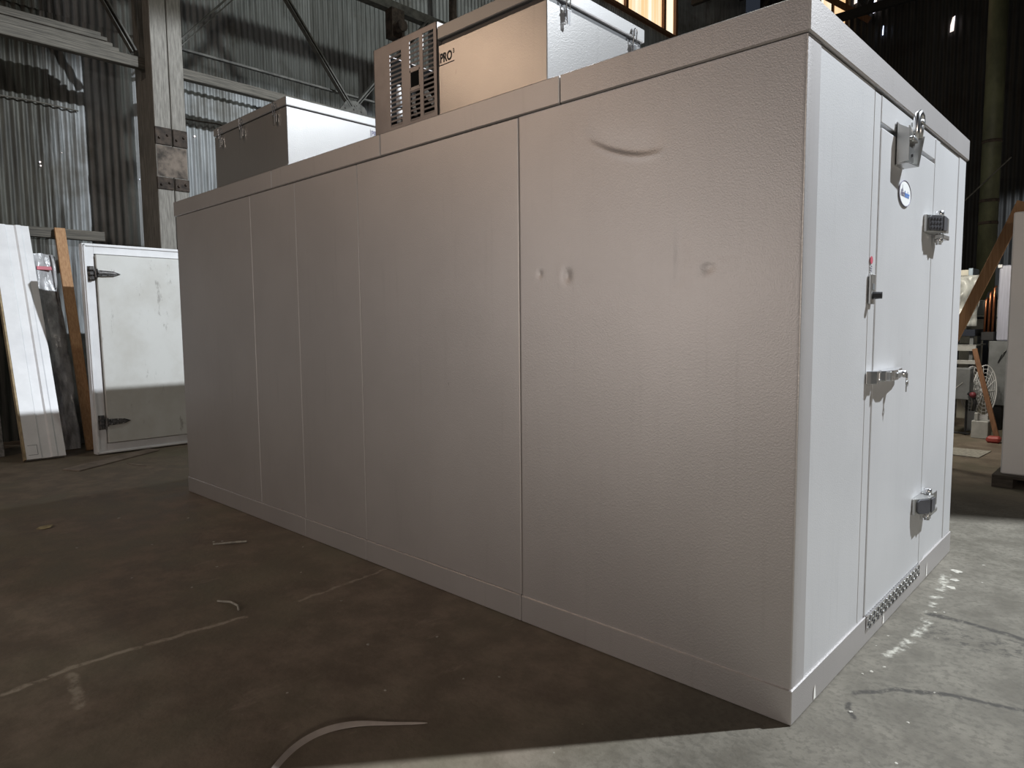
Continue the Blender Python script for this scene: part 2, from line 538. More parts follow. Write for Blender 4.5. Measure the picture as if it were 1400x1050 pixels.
bm = B()
corr_sheet(bm, 'x', 19, -8.6, 12, 0, 11.2, 0.16, 0.02)
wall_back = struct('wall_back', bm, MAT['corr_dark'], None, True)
bm = B()
corr_sheet(bm, 'x', 18.93, -6.75, -6.05, 8.6, 11.0, 0.2, 0.012)
win2 = struct('window_2', bm, MAT['skylit'])
bm = B()
for x in (-6.78, -6.4, -6.02):
    box(bm, x-0.035, x+0.035, 18.84, 18.9, 8.6, 11.0)
box(bm, -6.8, -6.0, 18.84, 18.9, 8.55, 8.62)
beam(bm, (-7.6, 18.8, 11.4), (-5.4, 18.8, 9.55), 0.06, 0.16)
obj('window_frame', bm, MAT['wood_dark'], win2)
# torn gaps in the far wall where the sky shows
bm = B()
for x, z, wd, h in ((-5.35, 9.75, .09, .52), (-5.12, 10.05, .05, .35), (-3.5, 8.72, .10, .38), (-5.8, 8.75, .06, .35), (-5.85, 10.15, .09, .4), (-5.1, 9.1, .03, .25), (-5.3, 8.35, .025, .1), (-5.3, 8.15, .025, .08), (-5.3, 7.95, .025, .1)):
    prism(bm, [(0, 0), (wd*0.8, 0.05*h), (wd, h), (wd*0.45, h*0.92), (0.05*wd, h*0.45)], (x, 18.93, z), (1, 0, 0), (0, 0, 1), (0, -1, 0), 0.02)
obj('torn_gap', bm, MAT['slit'], wall_back)['label'] = 'slits of blue daylight through torn sheets'

bm = B()
box(bm, 2.10, 2.30, 4.37, 6.4, 0.0, 6.9)
box(bm, 2.10, 2.30, 6.4, 9.6, 0.0, 10.8)
struct('shadow_blocker', bm, MAT['corr_dark'])  # unseen blocker added to shade the floor at right and the far store
RZ = 11.6
bm = B()
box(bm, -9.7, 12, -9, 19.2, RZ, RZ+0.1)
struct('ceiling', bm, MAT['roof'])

# dark roof trusses across the far hall
for k, (yy, zz) in enumerate(((14.5, 9.6), (17.2, 9.2))):
    bm = B()
    beam(bm, (-8.4, yy, zz), (11, yy, zz), 0.12, 0.2)
    beam(bm, (-8.4, yy, zz+1.4), (11, yy, zz+1.4), 0.12, 0.2)
    for i in range(12):
        x = -8.2 + i*1.6
        beam(bm, (x, yy, zz), (x+0.8, yy, zz+1.4), 0.06, 0.08)
        beam(bm, (x+0.8, yy, zz+1.4), (x+1.6, yy, zz), 0.06, 0.08)
    struct('trim_%d' % (k+1), bm, MAT['roof'])

# ------------------------------------------------------------------ wall framing (girts, braces, post)
def single(name, label, cat, bm, mat, group=None, smooth=False):
    return tag(obj(name, bm, mat, None, smooth), label, cat, group)

gx = -8.13
gird = thing('wall_girder', 'long wall girder of timber rail, steel chords and diagonal braces across the corrugated wall', 'girder', (gx, 2.3, 4.4))
bm = B()
box(bm, gx-0.10, gx, -5, 5.92, 4.402, 4.527, 0.006)
obj('timber_rail', bm, MAT['wood_old'], gird)
bm = B()
box(bm, gx-0.16, gx-0.13, 1.34, 5.92, 4.786, 4.819)
box(bm, gx-0.131, gx-0.11, 1.34, 5.92, 4.786, 4.795)
obj('steel_angle', bm, MAT['steel_old'], gird)
bm = B()
box(bm, gx-0.16, gx-0.02, -5, 5.92, 6.245, 6.389)
obj('upper_chord', bm, MAT['steel_old'], gird)
def brace(a, b, w=0.09):
    bm = B()
    a, b = Vector((gx-0.02,)+a), Vector((gx-0.02,)+b)
    beam(bm, a, b, 0.02, w, (1, 0, 0))
    t = (b-a).normalized()
    s = t.cross(Vector((1, 0, 0))).normalized()
    beam(bm, a + s*w*0.42, b + s*w*0.42, 0.012, 0.075, (1, 0, 0))
    obj('diagonal_brace', bm, MAT['steel_old'], gird)
brace((1.256, 4.68), (2.696, 6.293), 0.12)
brace((2.504, 6.293), (3.868, 4.603))
brace((3.906, 4.603), (5.384, 6.293))
brace((0.2, 5.765), (0.892, 4.584), 0.10)
bm = B()
prism(bm, [(-0.26, 0), (0.26, 0), (0.2, 0.13), (0.05, 0.2), (-0.12, 0.18)], (gx+0.001, 3.896, 4.488), (0, 1, 0), (0, 0, 1), (1, 0, 0), 0.012)
for y, z in ((-.15, .06), (0, .07), (.13, .06), (.05, .14)):
    bmesh.ops.create_icosphere(bm, subdivisions=1, radius=0.016, matrix=Matrix.Translation((gx+0.014, 3.896+y, 4.488+z)))
obj('gusset_plate', bm, MAT['steel_old'], gird)
bm = B()
box(bm, gx-0.12, gx+0.05, 4.616, 4.856, 5.813, 6.255)
tube(bm, [(gx+0.04, 4.712, 5.957), (gx+0.2, 4.712, 5.957)], 0.09, 12)
obj('iron_bracket', bm, MAT['rust'], gird)
bm = B()
for i, (z, d) in enumerate(((4.55, 0.02), (4.592, 0.0), (4.634, 0.03), (4.676, 0.01))):
    box(bm, gx-0.11+d, gx-0.035+d*0.6, -5, 0.72-0.06*i, z-0.0195, z+0.0225, 0.004)
single('stacked_boards', 'stack of old boards lying on the wall rail left of the post', 'boards', bm, MAT['wood_old'])
bm = B()
box(bm, -8.46, -8.36, -5, 0.52, 2.36, 2.47, 0.004)
single('low_timber_rail', 'low old timber rail between the wall posts behind the tan plank', 'beam', bm, MAT['wood_old'])
bm = B()
box(bm, gx-0.1, gx, 5.93, 6.02, 0, 11.5)
single('rusty_wall_post', 'thin rusty wall post behind the louvred casing', 'post', bm, MAT['rust'])
# rods along the left bay
bm = B()
pts = [(WX+0.03, -1.5 + 0.25*i, 4.01 + 0.01*math.sin(i*1.3)) for i in range(9)]
tube(bm, pts, 0.010, 6)
single('wall_rod', 'thin pale rod along corrugated wall left of the post', 'rod', bm, MAT['wood_old'])
bm = B()
pts = [(WX+0.04, 1.4 + 0.2*i, 4.18 + 0.012*math.sin(i*2.0)) for i in range(9)]
tube(bm, pts, 0.010, 6)
single('wall_cable', 'dark cable along corrugated wall right of the post', 'cable', bm, MAT['rust'])

px0, px1, py0, py1 = -8.128, -7.92, 0.985, 1.345
post = thing('wall_post', 'tall weathered grey twin timber post with black bolted plates', 'post', ((px0+px1)/2, (py0+py1)/2, 0))
ym = (py0+py1)/2 + 0.01
for a, b in ((py0, ym-0.005), (ym+0.005, py1)):
    bm = B()
    box(bm, px0, px1, a, b, 0, 10.9, 0.006)
    obj('timber', bm, MAT['post'], post)
    bm = B()
    box(bm, -8.47, -8.292, a, b, 0, 11.5, 0.006)
    obj('rear_timber', bm, MAT['post'], post)
bm = B()
box(bm, -8.291, px0-0.001, py0+0.004, py1-0.004, 0, 4.30)
obj('spacer', bm, MAT['post'], post)
for z0, z1 in ((3.50, 3.70), (2.98, 3.12)):
    bm = B()
    for a, b in ((py0-0.004, ym-0.008), (ym+0.008, py1+0.004)):
        box(bm, px1-0.02, px1+0.015, a, b, z0, z1, 0.004)
        for q in (0.25, 0.75):
            yy = a + (b-a)*q
            zz = z0 + (z1-z0)*(0.3+0.4*q)
            tube(bm, [(px1+0.012, yy, zz), (px1+0.035, yy, zz)], 0.016, 6)
    obj('iron_plate', bm, MAT['rust'], post)
bm = B()
box(bm, px1-0.01, px1+0.004, py0+0.01, py1-0.01, 3.13, 3.49)
obj('stained_band', bm, plain('stained_timber', (0.13, 0.105, 0.085), 0.85, 0, 0.5, 7), post)['label'] = 'brown rust-stained wood between the black plates'

# ------------------------------------------------------------------ the walk-in cooler
L, W, H = 4.869, 2.326, 2.31
ZB, ZC = 0.121, 2.199
cooler = thing('walk_in_cooler', 'long white metal walk-in cold room box with a hinged door on its end', 'walk-in cooler', (-L/2, W/2, 0))
G = 0.0016
# floor sections
edges = [0.006, -1.198, -2.386, -3.045, -L-0.006]
for a, b in zip(edges[:-1], edges[1:]):
    bm = B()
    box(bm, b+G, a-G, -0.006, W+0.014, 0.002, ZB, 0.003)
    obj('floor_section', bm, MAT['panel'], cooler)
# roof sections
edges = [0.012, -0.962, -2.154, -3.301, -L-0.012]
for a, b in zip(edges[:-1], edges[1:]):
    bm = B()
    box(bm, b+G*1.4, a-G*1.4, -0.012, W+0.018, ZC, H, 0.004)
    obj('roof_section', bm, MAT['panel'], cooler)
# long wall panels; the nearest one carries the dents
def dent(x, z):
    d = 0.0
    def bump(cx, cz, sx, sz, a, rot=0.0):
        dx, dz = x-cx, z-cz
        u = dx*math.cos(rot) + dz*math.sin(rot)
        v = -dx*math.sin(rot) + dz*math.cos(rot)
        return a*math.exp(-(u/sx)**2 - (v/sz)**2)
    # long curved crease: a raised lip with a shallow hollow above it
    u = (x + 0.83)/0.33
    if -0.05 < u < 1.05:
        zc = 2.035 - 0.105*(1 - (1-min(1, max(0, u)))**2.1) + 0.006*max(0, u-0.75)*4
        wdw = max(0.0, min(1.0, math.sin(PI*min(1, max(0, u)))))**0.6
        dz = z - zc
        if dz > 0:
            d += wdw*0.0060*math.exp(-(dz/0.07)**2)*min(1, dz/0.010)
        d -= wdw*0.0042*math.exp(-((dz+0.006)/0.012)**2)
    d += bump(-1.08, 1.536, 0.013, 0.013, 0.006)
    d += bump(-0.936, 1.521, 0.020, 0.026, 0.010) - bump(-0.955, 1.525, 0.03, 0.05, 0.0015)
    d += bump(-0.318, 1.514, 0.024, 0.018, 0.008, 0.4)
    d += bump(-0.30, 1.55, 0.09, 0.012, 0.0015)
    d += bump(-0.425, 1.57, 0.035, 0.11, 0.004) - bump(-0.455, 1.57, 0.012, 0.12, 0.0018)
    d += bump(-0.445, 1.47, 0.03, 0.02, 0.003)
    return d*0.55

def wall_panel_long(x0, x1, dents=False):
    bm = B()
    y0, y1, z0, z1 = 0.0, 0.1, ZB, ZC-0.002
    if not dents:
        box(bm, x0, x1, y0, y1, z0, z1, 0.003)
        return obj('wall_panel', bm, MAT['panel'], cooler)
    nx, nz = 150, 260
    xs = [x0 + 0.003 + (x1-x0-0.009)*i/nx for i in range(nx+1)]
    zs = [z0 + (z1-z0)*j/nz for j in range(nz+1)]
    g = [[bm.verts.new((x, dent(x, z), z)) for z in zs] for x in xs]
    for i in range(nx):
        for j in range(nz):
            bm.faces.new((g[i][j], g[i+1][j], g[i+1][j+1], g[i][j+1]))
    # rounded corner to the end face and a flush strip there
    pr = g[-1]
    cx, cy, r = x1-0.006, 0.006, 0.006
    for k in range(1, 5):
        a = PI/2*k/4
        c2 = [bm.verts.new((cx + r*math.sin(a), cy - r*math.cos(a), z)) for z in zs]
        for j in range(nz):
            bm.faces.new((pr[j], c2[j], c2[j+1], pr[j+1]))
        pr = c2
    c2 = [bm.verts.new((x1, 0.109, z)) for z in zs]
    c3 = [bm.verts.new((x1-0.1, 0.109, z)) for z in zs]
    c4 = [bm.verts.new((x0+0.003, 0.1, z)) for z in zs]
    c5 = [bm.verts.new((x0, 0.1, z)) for z in zs]
    c6 = [bm.verts.new((x0, 0.003, z)) for z in zs]
    for p2, q in ((pr, c2), (c2, c3), (c3, c4), (c4, c5), (c5, c6), (c6, g[0])):
        for j in range(nz):
            bm.faces.new((p2[j], q[j], q[j+1], p2[j+1]))
    return obj('wall_panel', bm, MAT['panel'], cooler, True)
wall_panel_long(-1.198+G, 0.0, True)
for a, b in ((-2.386, -1.198), (-3.045, -2.386), (-3.627, -3.045), (-L, -3.627)):
    wall_panel_long(a+G, b-G)
# far long side, far end
for a, b in ((-1.198, -0.1), (-2.386, -1.198), (-3.6, -2.386), (-L, -3.6)):
    bm = B()
    box(bm, a+G, b-G, W-0.1, W, ZB, ZC-0.002, 0.003)
    obj('wall_panel', bm, MAT['panel'], cooler)
for a, b in ((0.1+G, 1.16), (1.16, W-0.1-G)):
    bm = B()
    box(bm, -L, -L+0.1, a+G, b-G, ZB, ZC-0.002, 0.003)
    obj('wall_panel', bm, MAT['panel'], cooler)
# the door end (x = 0): left panel, frame, door, right panel, corner strip
bm = B(); box(bm, -0.1, -0.002, 0.112, 0.6752, ZB, ZC-0.004, 0.002)
obj('end_panel', bm, MAT['door'], cooler)
bm = B(); box(bm, -0.1, -0.003, 1.7095, 2.150, ZB, ZC-0.004, 0.002)
obj('end_panel', bm, MAT['door'], cooler)
bm = B(); box(bm, -0.1, 0.0, 2.153, W, ZB, ZC-0.002, 0.004)
obj('corner_strip', bm, MAT['door'], cooler)
bm = B()
box(bm, -0.1, -0.0012, 0.676, 0.755, ZB, ZC-0.012, 0.003)
box(bm, -0.1, 0.0025, 1.617, 1.708, ZB, ZC-0.012, 0.003)
box(bm, -0.1, 0.001, 0.757, 1.615, 2.088, ZC-0.012, 0.002)
obj('door_frame', bm, MAT['door'], cooler)
bm = B()
box(bm, -0.098, -0.03, 0.757, 1.615, 2.0, 2.085)
obj('door_gasket', bm, MAT['black'], cooler)
door = None
bm = B(); box(bm, -0.098, 0.003, 0.759, 1.610, ZB+0.004, 2.068, 0.004, seg=2)
door = obj('door', bm, MAT['door'], cooler)
# round badge on the door: white disc, dark rim, small spire and two-tone lettering
bc = Vector((0.0045, 1.10, 1.862))
bm = B()
bmesh.ops.create_circle(bm, cap_ends=True, segments=40, radius=0.090)
ret = bmesh.ops.extrude_face_region(bm, geom=bm.faces[:])
bmesh.ops.translate(bm, verts=[v for v in ret['geom'] if isinstance(v, bmesh.types.BMVert)], vec=(0, 0, 0.003))
bm.transform(Matrix.Translation(bc) @ Matrix(((0, 0, 1, 0), (1, 0, 0, 0), (0, 0.58, 0, 0), (0, 0, 0, 1))))
badge = obj('badge', bm, MAT['badge'], door)
badge['label'] = 'round white maker badge with a small spire and blue lettering'
bm = B()
tube(bm, [(bc.x+0.003, bc.y+0.090*math.cos(t*2*PI/40), bc.z+0.0522*math.sin(t*2*PI/40)) for t in range(40)], 0.0022, 6, True)
obj('badge_rim', bm, MAT['ink_grey'], cooler)
bm = B()
prism(bm, [(-0.056, 0.006), (-0.030, 0.006), (-0.040, 0.020), (-0.0425, 0.032), (-0.046, 0.020)], bc+Vector((0.0032, 0, 0)), (0, 1, 0), (0, 0, 1), (1, 0, 0), 0.0006)
obj('badge_spire', bm, MAT['ink_grey'], cooler)
text_mesh('badge_lettering', 'Ameri', 0.036, bc+Vector((0.0034, -0.070, -0.014)), (0, 1, 0), (0, 0, 1), MAT['ink_grey'], cooler, 0.0004, 0.72, 0.0012)
text_mesh('badge_lettering', 'kooler', 0.036, bc+Vector((0.0034, -0.004, -0.014)), (0, 1, 0), (0, 0, 1), MAT['ink_blue'], cooler, 0.0004, 0.72, 0.0014)

def hinge(zc, ribs):
    """cam-rise hinge: strap on the door, dark cover, pin at the gap, arm on the frame"""
    y0 = 1.44
    X, Yv, Zv = (1, 0, 0), (0, 1, 0), (0, 0, 1)
    bm = B()
    # strap body on the door, wedge shaped in plan
    prism(bm, [(0, 0), (0, 0.014), (0.075, 0.058), (0.150, 0.062), (0.150, 0)], (0.004, y0, zc-0.040), Yv, X, Zv, 0.078, 0.003)
    # frame-side arm: plate, and the lug that carries the pin
    prism(bm, [(0.160, 0), (0.160, 0.030), (0.185, 0.050), (0.262, 0.050), (0.268, 0)], (0.004, y0, zc-0.030), Yv, X, Zv, 0.070, 0.003)
    box(bm, 0.020, 0.058, y0+0.140, y0+0.262, zc-0.064, zc-0.042, 0.003)
    hg = obj('hinge', bm, MAT['alu'], cooler)
    hg['label'] = 'aluminium strap hinge with a dark cover'
    bm = B()
    # cover on the sloping front of the wedge
    e = Vector((0.044, 0.075, 0)).normalized()
    nrm = Vector((0.075, -0.044, 0)).normalized()
    o = Vector((0.018, y0, zc)) + nrm*0.0008
    prism(bm, [(0.008, -0.022), (0.022, -0.034), (0.074, -0.036), (0.084, -0.026), (0.084, 0.024), (0.074, 0.035), (0.022, 0.034), (0.008, 0.024)], o, e, Zv, nrm, 0.008, 0.002)
    prism(bm, [(0.080, -0.034), (0.148, -0.030), (0.148, 0.030), (0.080, 0.034)], (0.0655, y0, zc), Yv, Zv, X, 0.006, 0.002)
    if ribs:
        for i in range(4):
            for j in range(3):
                oo = o + e*(0.018+i*0.017) + nrm*0.007
                prism(bm, [(0, -0.006), (0.010, -0.002), (0.010, 0.007), (0, 0.003)], oo + Vector((0, 0, -0.020+j*0.020)), e, Zv, nrm, 0.004)
    cov = obj('hinge_cover', bm, MAT['hinge_cover'], hg)
    bm = B()
    tube(bm, [(0.036, y0+0.155, zc-0.090), (0.036, y0+0.155, zc+0.062)], 0.012, 12)
    tube(bm, [(0.036, y0+0.155, zc+0.040), (0.036, y0+0.155, zc+0.066)], 0.017, 12)
    tube(bm, [(0.036, y0+0.155, zc-0.080), (0.036, y0+0.155, zc-0.060)], 0.017, 12)
    obj('hinge_pin', bm, MAT['chrome'], hg, True)
hinge(1.775, True)
hinge(0.445, False)

# pull handle latch with key
bm = B()
prism(bm, [(0, 0), (0.012, 0.014), (0.030, 0.030), (0.050, 0.032), (0.060, 0.024), (0.064, 0)], (0.003, 0.672, 1.083), (0, 1, 0), (1, 0, 0), (0, 0, 1), 0.050, 0.002)
for z in (1.087, 1.123):
    box(bm, 0.003, 0.03, 0.738, 0.772, z, z+0.010, 0.002)
# lever plate with its grip bulging out, narrowing to a tail
prism(bm, [(0.10, 0.006), (0.30, 0.006), (0.40, 0.012), (0.415, 0.020), (0.385, 0.030), (0.30, 0.040), (0.24, 0.052), (0.18, 0.050), (0.125, 0.036), (0.105, 0.020)], (0.003, 0.672, 1.088), (0, 1, 0), (1, 0, 0), (0, 0, 1), 0.042, 0.003)
latch = obj('latch', bm, MAT['chrome'], cooler)
latch['label'] = 'chrome pull latch with a key in its lock'
bm = B()
box(bm, 0.030, 0.058, 0.800, 0.812, 1.090, 1.128, 0.003)
obj('latch_stop', bm, MAT['alu'], latch)
bm = B()
box(bm, 0.036, 0.060, 0.885, 0.945, 1.098, 1.120, 0.004)
obj('latch_grip', bm, MAT['alu'], latch)
bm = B()
tube(bm, [(0.038, 0.985, 1.108), (0.066, 0.985, 1.108)], 0.015, 14)
obj('lock_cylinder', bm, MAT['chrome'], latch, True)
bm = B()
tube(bm, [(0.072, 0.985, 1.074) + Vector((0, 0, 0)) if False else (0.070, 0.985+0.011*math.cos(t*2*PI/12), 1.070+0.011*math.sin(t*2*PI/12)) for t in range(12)], 0.003, 6, True)
box(bm, 0.066, 0.072, 0.981, 0.989, 1.078, 1.112)
box(bm, 0.066, 0.070, 0.980, 0.986, 1.034, 1.062, 0.001)
obj('key', bm, MAT['alu'], latch)

# spring door closer: bracket channel on the door, hook on the frame head
bm = B()
prism(bm, [(0.0, 0.17), (0.045, 0.165), (0.06, 0.13), (0.15, 0.135), (0.115, 0.0), (0.0, 0.0)], (0.004, 0.945, 1.955), (0, 1, 0), (0, 0, 1), (1, 0, 0), 0.006, 0.001)
prism(bm, [(0.0, 0.0), (0.060, 0.0), (0.070, 0.13), (0.0, 0.135)], (0.004, 1.058, 1.957), (1, 0, 0.0), (0, 0.25, 0.97), (0, 1, 0), 0.005, 0.001)
prism(bm, [(0.0, 0.0), (0.050, 0.010), (0.050, 0.135), (0.0, 0.165)], (0.004, 0.945, 1.957), (1, 0, 0.0), (0, 0, 1), (0, 1, 0), 0.005, 0.001)
prism(bm, [(0.0, 0.0), (0.112, 0.0), (0.112, 0.058), (0.0, 0.048)], (0.004, 0.945, 1.957), (0, 1, 0), (1, 0, 0), (0, 0, 1), 0.004, 0.001)
prism(bm, [(0.012, 0.012), (0.085, 0.012), (0.105, 0.12), (0.012, 0.15)], (0.046, 0.945, 1.957), (0, 1, 0), (0, 0, 1), (1, 0, 0), 0.005, 0.001)
closer = obj('door_closer', bm, MAT['alu'], cooler)
closer['label'] = 'aluminium door closer with a steel hook'
bm = B()
hook = [(0.050, 1.04, 2.055), (0.055, 1.035, 2.10), (0.056, 1.034, 2.135), (0.057, 1.045, 2.163), (0.058, 1.068, 2.174), (0.058, 1.092, 2.165), (0.058, 1.106, 2.142), (0.058, 1.106, 2.115)]
tube(bm, hook, [0.012, 0.013, 0.013, 0.013, 0.014, 0.014, 0.013, 0.010], 10)
obj('hook', bm, MAT['chrome'], closer, True)
bm = B()
tube(bm, [(0.058, 1.070, 2.145), (0.060, 1.066, 2.11), (0.062, 1.060, 2.07)], [0.014, 0.016, 0.012], 10)
tube(bm, [(0.030, 1.070, 2.135), (0.075, 1.070, 2.135)], 0.012, 10)
box(bm, 0.048, 0.066, 0.965, 1.03, 2.045, 2.065, 0.003)
obj('closer_arm', bm, MAT['alu'], closer, True)
for y, z in ((1.01, 2.07), (1.00, 1.995)):
    bm = B()
    tube(bm, [(0.050, y, z), (0.055, y, z)], 0.007, 8)
    obj('screw', bm, MAT['black'], closer)

# light switch plate with black toggle, red sticker above
bm = B()
box(bm, 0.002, 0.012, 0.664, 0.716, 1.392, 1.506, 0.002)
sw = obj('switch_plate', bm, MAT['alu'], cooler)
bm = B()
tube(bm, [(0.012, 0.693, 1.425), (0.026, 0.695, 1.425), (0.042, 0.698, 1.425)], [0.015, 0.014, 0.013], 10)
obj('switch_knob', bm, MAT['black'], sw)
bm = B()
box(bm, 0.012, 0.0135, 0.678, 0.704, 1.446, 1.470)
obj('pilot_light', bm, MAT['steel_mid'], sw)
bm = B()
prism(bm, [(0.016*math.cos(t*PI/10), 0.015*math.sin(t*PI/10)) for t in range(20)], (0.002, 0.690, 1.560), (0, 1, 0), (0, 0, 1), (1, 0, 0), 0.0008)
st = obj('sticker', bm, MAT['red'], cooler)
st['label'] = 'small red round sticker above the switch'
bm = B()
for i in range(3):
    box(bm, 0.002, 0.0028, 0.684, 0.697, 1.516+i*0.0085, 1.521+i*0.0085)
obj('sticker_print', bm, MAT['ink_grey'], cooler)

# diamond tread threshold plate
bm = B()
box(bm, 0.0065, 0.010, 0.775, 1.615, 0.062, 0.124)
box(bm, 0.002, 0.012, 0.775, 1.615, 0.1215, 0.1245)
tread = obj('tread_plate', bm, MAT['tread'], cooler)
bm = B()
for i in range(30):
    for j in range(3):
        y = 0.785 + i*0.0282 + (j % 2)*0.006
        z = 0.070 + j*0.018
        s = 1 if (i+j) % 2 else -1
        prism(bm, [(-0.004, -0.007), (0.0, -0.008), (0.007*s+0.004, 0.006), (0.007*s, 0.008)] if s > 0 else [(0.004, -0.007), (0.0, -0.008), (-0.011, 0.006), (-0.007, 0.008)], (0.010, y, z), (0, 1, 0), (0, 0, 1), (1, 0, 0), 0.003)
    box(bm, 0.002, 0.014, 0.786+i*0.0282, 0.797+i*0.0282, 0.1245, 0.1275)
tr = obj('tread_pattern', bm, MAT['tread'], tread)
# pale drips on the base skirt
for y, h in ((0.20, 0.05), (1.02, 0.045), (1.78, 0.07)):
    bm = B()
    prism(bm, [(-0.009, 0), (0.012, 0), (0.008, h*0.6), (0.002, h), (-0.006, h*0.7)], (0.0060, y, 0.012), (0, 1, 0), (0, 0, 1), (1, 0, 0), 0.0008)
    obj('paint_drip', bm, MAT['paint_drip'], cooler)

# ------------------------------------------------------------------ the two cooling units on the roof
def clip_parts(bm, o, u, n):
    """draw latch: keeper, strike, lever and wire bail; o is the top centre, u along the face, n outward"""
    o, u, n, v = Vector(o), Vector(u), Vector(n), Vector((0, 0, 1))
    def P(a, b, c):
        return o + u*a + n*b + v*c
    prism(bm, [(-0.014, 0.0), (0.014, 0.0), (0.014, 0.026), (-0.014, 0.026)], P(0, 0, 0.002), u, v, n, 0.006)
    prism(bm, [(-0.012, -0.085), (0.012, -0.085), (0.016, -0.035), (-0.016, -0.035)], P(0, 0, 0), u, v, n, 0.005)
    tube(bm, [P(-0.012, 0.010, -0.04), P(-0.012, 0.016, 0.018), P(-0.006, 0.016, 0.03), P(0.006, 0.016, 0.03), P(0.012, 0.016, 0.018), P(0.012, 0.010, -0.04)], 0.0028, 6)
    prism(bm, [(-0.009, -0.100), (0.007, -0.105), (0.011, -0.040), (-0.011, -0.040)], P(0, 0.010, 0), u, v, (n + v*-0.3), 0.006)
    tube(bm, [P(-0.016, 0.012, -0.045), P(0.016, 0.012, -0.045)], 0.005, 8)

def pro_mark(o, u, parent, mat, size=0.058):
    """the printed unit name with raised figure, rule below and rule at the side"""
    o, u = Vector(o), Vector(u)
    v = Vector((0, 0, 1))
    n = u.cross(v)
    text_mesh('printed_name', 'PRO', size, o, u, v, mat, parent, 0.0004, 0.76, 0.0018)
    text_mesh('printed_name', '3', size*0.5, o + u*(size*1.56) + v*size*0.40, u, v, mat, parent, 0.0004, 0.8, 0.0006)
    bm = B()
    prism(bm, [(-0.006, -0.014), (size*1.75, -0.014), (size*1.75, -0.010), (-0.006, -0.010)], o, u, v, n, 0.0006)
    prism(bm, [(-0.008, -0.014), (-0.005, -0.014), (-0.005, size*0.85), (-0.008, size*0.85)], o, u, v, n, 0.0006)
    obj('printed_rule', bm, mat, parent)

# right-hand unit
RX0, RX1, RY0, RY1 = -1.732, -1.060, 0.03, 0.74
ur = thing('cooling_unit', 'tan and white boxed cooling unit with black slotted louvre casing, nearest on cooler roof', 'cooling unit', (-1.65, 0.385, H), 'cooling units on the cooler roof')
bm = B()
box(bm, RX0, RX1, RY0, RY1, H+0.012, 2.642, 0.003)
ub = obj('evaporator_box', bm, MAT['galv'], ur)
bm = B()
box(bm, RX0+0.012, RX1-0.006, RY0+0.012, RY1-0.012, 2.64, 2.672)
obj('lid_seal', bm, MAT['black'], ur)
bm = B()
box(bm, RX0-0.004, RX1+0.006, RY0-0.004, RY1+0.008, 2.668, 2.730, 0.004)
obj('lid', bm, MAT['galvlid'], ur)
for y in (RY0+0.01, RY1-0.05):
    bm = B()
    box(bm, RX0, RX1+0.02, y, y+0.04, H, H+0.016, 0.002)
    obj('base_rail', bm, MAT['galvlid'], ur)
for y in (0.147, 0.645):
    bm = B()
    clip_parts(bm, (RX1+0.006, y, 2.672), (0, 1, 0), (1, 0, 0))
    obj('latch_clip', bm, MAT['chrome'], ur)
pro_mark((-1.722, RY0-0.0006, 2.560), (1, 0, 0), ur, MAT['ink'])
# louvred casing: sheet with three columns of slots, top, right flange
LX0, LX1, LZ0, LZ1, LY = -2.240, -1.738, H+0.004, 2.755, 0.025
lou = B()
cols = [(-2.105, -2.010), (-1.945, -1.868), (-1.842, -1.762)]
def vstrip(a, b):
    box(lou, a, b, LY, LY+0.004, LZ0, LZ1)
vstrip(LX0, cols[0][0]); vstrip(cols[0][1], cols[1][0]); vstrip(cols[1][1], cols[2][0]); vstrip(cols[2][1], LX1)
pit = 0.0225
zt = [2.700, 2.720, 2.728]
for ci, (a, b) in enumerate(cols):
    box(lou, a, b, LY, LY+0.004, zt[ci], LZ1)
    z = zt[ci]
    k = 0
    while z - pit > LZ0 + 0.022:
        if ci == 1 and 2.495 < z - pit/2 < 2.575:
            # solid surround of the little window
            z -= pit
            continue
        m = Matrix.Translation(((a+b)/2, LY+0.003, z - pit + 0.006)) @ Matrix.Rotation(math.radians(-14), 4, 'X')
        box(lou, -(b-a)/2, (b-a)/2, -0.001, 0.001, -0.0050, 0.0050, 0, m)
        z -= pit
    box(lou, a, b, LY, LY+0.004, LZ0, z)
a, b = cols[1]
box(lou, a, b, LY, LY+0.004, 2.570, 2.590)
box(lou, a, b, LY, LY+0.004, 2.482, 2.498)
box(lou, a, a+0.006, LY, LY+0.004, 2.49, 2.58)
box(lou, b-0.006, b, LY, LY+0.004, 2.49, 2.58)
box(lou, LX0, LX0+0.003, LY, 0.70, LZ0, LZ1)
box(lou, LX1-0.003, LX1, LY, 0.70, LZ0, LZ1)
box(lou, LX0, LX1, LY, LY+0.03, LZ1-0.003, LZ1, 0.001)
box(lou, LX0, LX1, 0.42, 0.70, LZ1-0.003, LZ1, 0.001)
lo = obj('louvre_casing', lou, MAT['louver'], ur)
lo['label'] = 'dull brown-grey louvre casing with three columns of slots'
bm = B()
box(bm, cols[1][0]+0.006, cols[1][1]-0.006, LY+0.002, LY+0.012, 2.498, 2.572)
obj('gauge_window', bm, MAT['dark'], lo)
bm = B()
box(bm, LX0+0.004, LX1-0.004, 0.42, 0.44, LZ0, LZ1-0.006)
box(bm, LX0+0.004, LX1-0.004, LY+0.01, 0.43, LZ0, LZ0+0.004)
box(bm, LX0+0.0035, LX0+0.006, LY+0.006, 0.43, LZ0, LZ1-0.006)
obj('dark_coil_liner', bm, MAT['dark'], lo)  # coil plus near-black liner added so the slots look shaded
